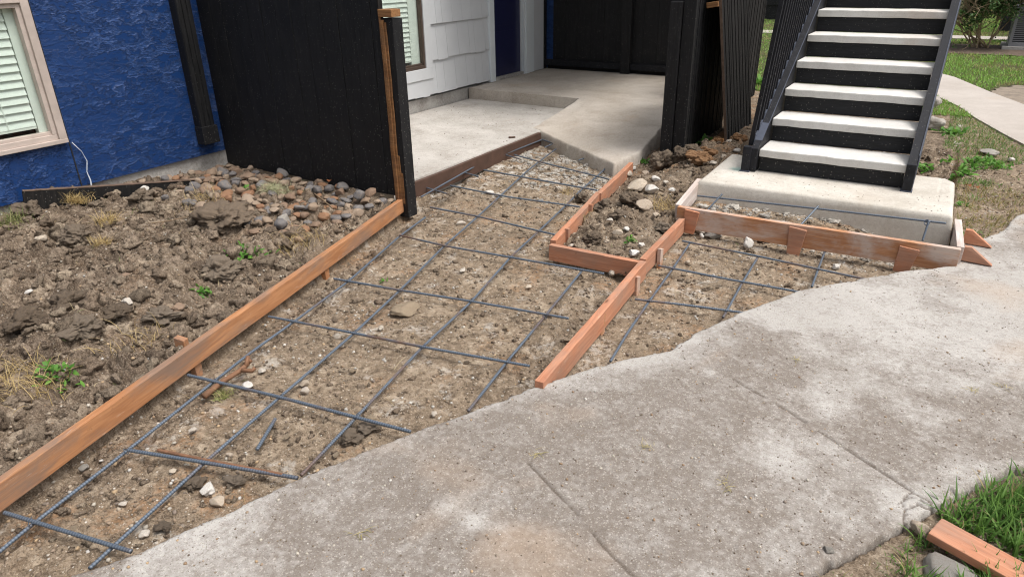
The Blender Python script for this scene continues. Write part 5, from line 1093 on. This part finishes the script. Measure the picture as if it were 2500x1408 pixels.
for lab, px, py, n, sz, sp in [('green weed at the river rocks below the black fence', 735, 455, 40, .035, .035), ('bright green weed beside the pale green mop', 600, 472, 26, .04, .02), ('leafy weed sprawling on the mound below the dark clod', 610, 625, 90, .035, .05), ('clover patch near the mound foot above the longest board', 150, 920, 70, .035, .035),
    ('small weed by the longest board with round leaves', 498, 710, 34, .035, .02), ('tiny weed at the foundation below the downspout', 318, 436, 18, .04, .015), ('small clover by the fence foot', 858, 448, 16, .03, .012), ('tiny weed on the walkway soil near the part rusted rebar', 935, 688, 12, .022, .010),
    ('weed beside the end of the upper red form board', 1570, 398, 40, .04, .03), ('weed in the gap between the square post and leaning panel', 1715, 352, 40, .06, .03), ('small weed near the front of the planting bed', 1540, 588, 24, .03, .02), ('dock weed right of the stair foot', 2258, 412, 30, .06, .04), ('broad leafed weed behind the concrete pad corner', 2325, 440, 60, .06, .07), ('bushy weed in the middle of the bare ground', 2395, 395, 70, .055, .07),
    ('tall weed close to the far path', 2325, 325, 50, .07, .06), ('weed at the far path bend', 2370, 410, 40, .05, .06), ('weed beside the flat grey stone', 2440, 410, 40, .05, .05), ('weeds at the foot of the leaning panels by the lawn', 1858, 205, 90, .10, .10), ('weed under the blue wall near the picture edge', 28, 512, 16, .04, .02), ('green weed cluster in the river rocks', 820, 470, 60, .022, .04), ('small weed at the concrete pad edge', 2345, 500, 24, .03, .02), ('weed in the bed of river rocks by the plank end', 545, 505, 20, .03, .03)]:
    weed(lab, px, py, n, sz, sp)

# ---------------------------------------------------------------- twigs and litter
def twig(name, label, pts, r0, r1, mat='twig', branches=()):
    bm = bmesh.new(); n = len(pts); P = [Vector(at(*p)) for p in pts]; Q = []
    for a, b in zip(P, P[1:]):
        for k in range(5): Q.append(a.lerp(b, k / 5) + Vector((mnoise.noise(a * 9 + Vector((k, 0, 0))), mnoise.noise(a * 9 + Vector((0, k, 0))), 0)) * .004)
    Q.append(P[-1]); bm_tube(bm, Q, [r0 + (r1 - r0) * i / (len(Q) - 1) + .15 * r0 * mnoise.noise(Vector((i * .7, r0 * 90, 0))) for i in range(len(Q))], 7)
    for bp in branches: bm_tube(bm, [Vector(at(*p)) for p in bp], [r1 * 1.1, r1 * .5][:1] * len(bp), 5)
    return tag(link(name, bm_done(bm, name), M[mat], smooth=True), label, 'twig')
twig('root', 'thick broken root lying across the cross rebar on the walkway', [(497, 968, -.055), (545, 930, -.045), (585, 905, -.040), (606, 886, -.035), (612, 878, -.02)], .013, .009, 'bark', [[(600, 893, -.035), (606, 870, -.01)], [(590, 903, -.035), (615, 905, -.04), (622, 897, -.03)]])
twig('twig', 'forked dry twig against the concrete foundation', [(370, 440, .05), (400, 425, .06), (432, 427, .06), (478, 424, .07)], .007, .004, 'twig', [[(400, 426, .06), (385, 415, .08)], [(440, 427, .06), (438, 400, .13)]])
twig('stick', 'short pale stick lying on the river rocks', [(768, 473, .07), (790, 490, .065), (812, 508, .06)], .007, .005)
twig('twig', 'thin reddish twig on the upper mound', [(370, 545, .12), (410, 540, .12), (460, 528, .12)], .004, .0025, 'twig', [[(400, 541, .12), (392, 552, .10)]])
twig('stick', 'small dark wood chip lying on the patio slab', [(1242, 336, .048), (1258, 335, .048)], .009, .008, 'rust')
for lab, px, py, z in (('dead orange leaf at the concrete pad corner', 2384, 456, .0), ('dead leaf in the weeds by the pad', 2365, 452, .0), ('dead orange leaf by the black fence foot', 803, 440, .07)):
    p = at(px, py, z + .012); bm = bmesh.new(); n = 7
    c = [Vector((p[0] + .022 * math.cos(a) * (1.2 if i % 2 else .8), p[1] + .016 * math.sin(a), p[2] + .008 * math.sin(2 * a))) for i, a in enumerate(np.linspace(0, 6.28, n, endpoint=False))]
    bm.faces.new([bm.verts.new(q) for q in c]); bmesh.ops.triangulate(bm, faces=bm.faces); bmesh.ops.solidify(bm, geom=list(bm.faces), thickness=.0008)
    tag(link('dead_leaf', bm_done(bm, 'leaf'), M['leafd']), lab, 'leaf')

# ---------------------------------------------------------------- background
def ac(label, x, y):
    e = empty('air_conditioner', (x, y, 0), label, 'air conditioner', 'outdoor air conditioner units')
    w = .75; h = .70; x1 = x + w; y1 = y + w
    boxes('base_pad', [((x - .08, y - .08, 0), (x1 + .08, y1 + .08, .06))], M['found'], e, .005)
    boxes('coil', [((x + .03, y + .03, .08), (x1 - .03, y1 - .03, h - .05))], M['acd'], e)
    lst = []
    for a in (x, x1 - .05): lst += [((a, y, .06), (a + .05, y + .05, h)), ((a, y1 - .05, .06), (a + .05, y1, h))]
    lst += [((x + .05, y, .06), (x1 - .05, y + .03, .12)), ((x, y + .05, .06), (x + .03, y1 - .05, .12)), ((x + w / 3, y, .12), (x + w / 3 + .03, y + .025, h - .05)), ((x + 2 * w / 3, y, .12), (x + 2 * w / 3 + .03, y + .025, h - .05))]
    boxes('case', lst, M['ac'], e, .004)
    boxes('grille', [((x + .05, y + .004, .12 + k * .032), (x1 - .05, y + .02, .133 + k * .032)) for k in range(17)] + [((x + .004, y + .05, .12 + k * .032), (x + .02, y1 - .05, .133 + k * .032)) for k in range(17)], M['ac'], e)
    boxes('lid', [((x - .01, y - .01, h - .06), (x1 + .01, y1 + .01, h + .012))], M['ac'], e, .015)
    bm = bmesh.new(); bmesh.ops.create_cone(bm, segments=28, radius1=.30, radius2=.30, depth=.03, cap_ends=True, matrix=Matrix.Translation((x + w / 2, y + w / 2, h + .02))); link('fan_guard', bm_done(bm, 'fan'), M['acd'], e)
p = at(2457, 122); ac('grey air conditioner unit in front of the far black wall', p[0], p[1])
ac('second air conditioner standing just behind the front unit', p[0] + .15, p[1] + 1.1)
bx = at(2436, 78)
o = boxes('far_wall', [((bx[0], bx[1], 0), (bx[0] + 12, bx[1] + .2, 4.5))], M['black']); tag(o, 'far black wall behind the air conditioners', 'wall')
e = empty('far_fence', (-4, 21.3, 0), 'far black board fence beyond the lawn', 'fence'); planks('boards', -9, -3.0, 21.3, .03, 2.4, .2, M['black'], e, seed=41)
boxes('rail', [((-9, 21.26, .4), (-3, 21.298, .5)), ((-9, 21.26, 1.8), (-3, 21.298, 1.9))], M['black'], e)
# bush
bc = at(2392, 118); bu = empty('bush', tuple(bc), 'scraggly dark green bush with bare tan twigs beside the air conditioners', 'bush')
bm = bmesh.new(); rr = random.Random(12); tips = []
def grow(p, d, L, r, lev):
    q = [Vector(p)]; dd = Vector(d)
    for k in range(5):
        dd = (dd + Vector((rr.gauss(0, .22), rr.gauss(0, .22), rr.gauss(.02, .16)))).normalized(); q.append(q[-1] + dd * L / 5)
    bm_tube(bm, q, [r * (1 - .14 * i) for i in range(6)], 5)
    if lev < 3:
        for _ in range(4 if lev < 2 else 3):
            i = rr.randrange(2, 6); grow(q[i], (dd + Vector((rr.gauss(0, .7), rr.gauss(0, .7), rr.gauss(.1, .5)))).normalized(), L * .62, r * .6, lev + 1)
    tips.extend(q[2:])
for k in range(13):
    a = rr.uniform(0, 6.28); grow((bc[0] + .12 * math.cos(a), bc[1] + .12 * math.sin(a), 0), (rr.gauss(-.1, .45), rr.gauss(0, .4), 1), .85, .016, 0)
link('branches', bm_done(bm, 'branches'), simple('tan_twig', (.36, .27, .17), .8), bu)
T = np.array([t[:] for t in tips]); k = RNG.integers(0, len(T), 26000); q = T[k] + RNG.normal(0, .05, (26000, 3)); cen = np.array([bc[0] + .12, bc[1] + .1, .75])
dd = fbm(q[:, 0] * 3.5 + q[:, 1] * 1.3, q[:, 2] * 3.5, 180, 3); keep = (dd > .50 - .10 * ((q[:, 0] - bc[0]) > .0)) & (q[:, 2] > .05); q = q[keep]; n = len(q)
parts = [blades(q[:, 0], q[:, 1], q[:, 2], .035 + .02 * RNG.uniform(0, 1, n), .022 + .01 * RNG.uniform(0, 1, n), gcol(n, (.025, .06, .018), (.09, .17, .045), .02), 2, .8, 1.0)]
blade_obj('foliage', parts, None); fo = bpy.data.objects['foliage']; fo.parent = bu; fo.matrix_basis = Matrix.Translation(-Vector(bc))
e = at(2350, 40)
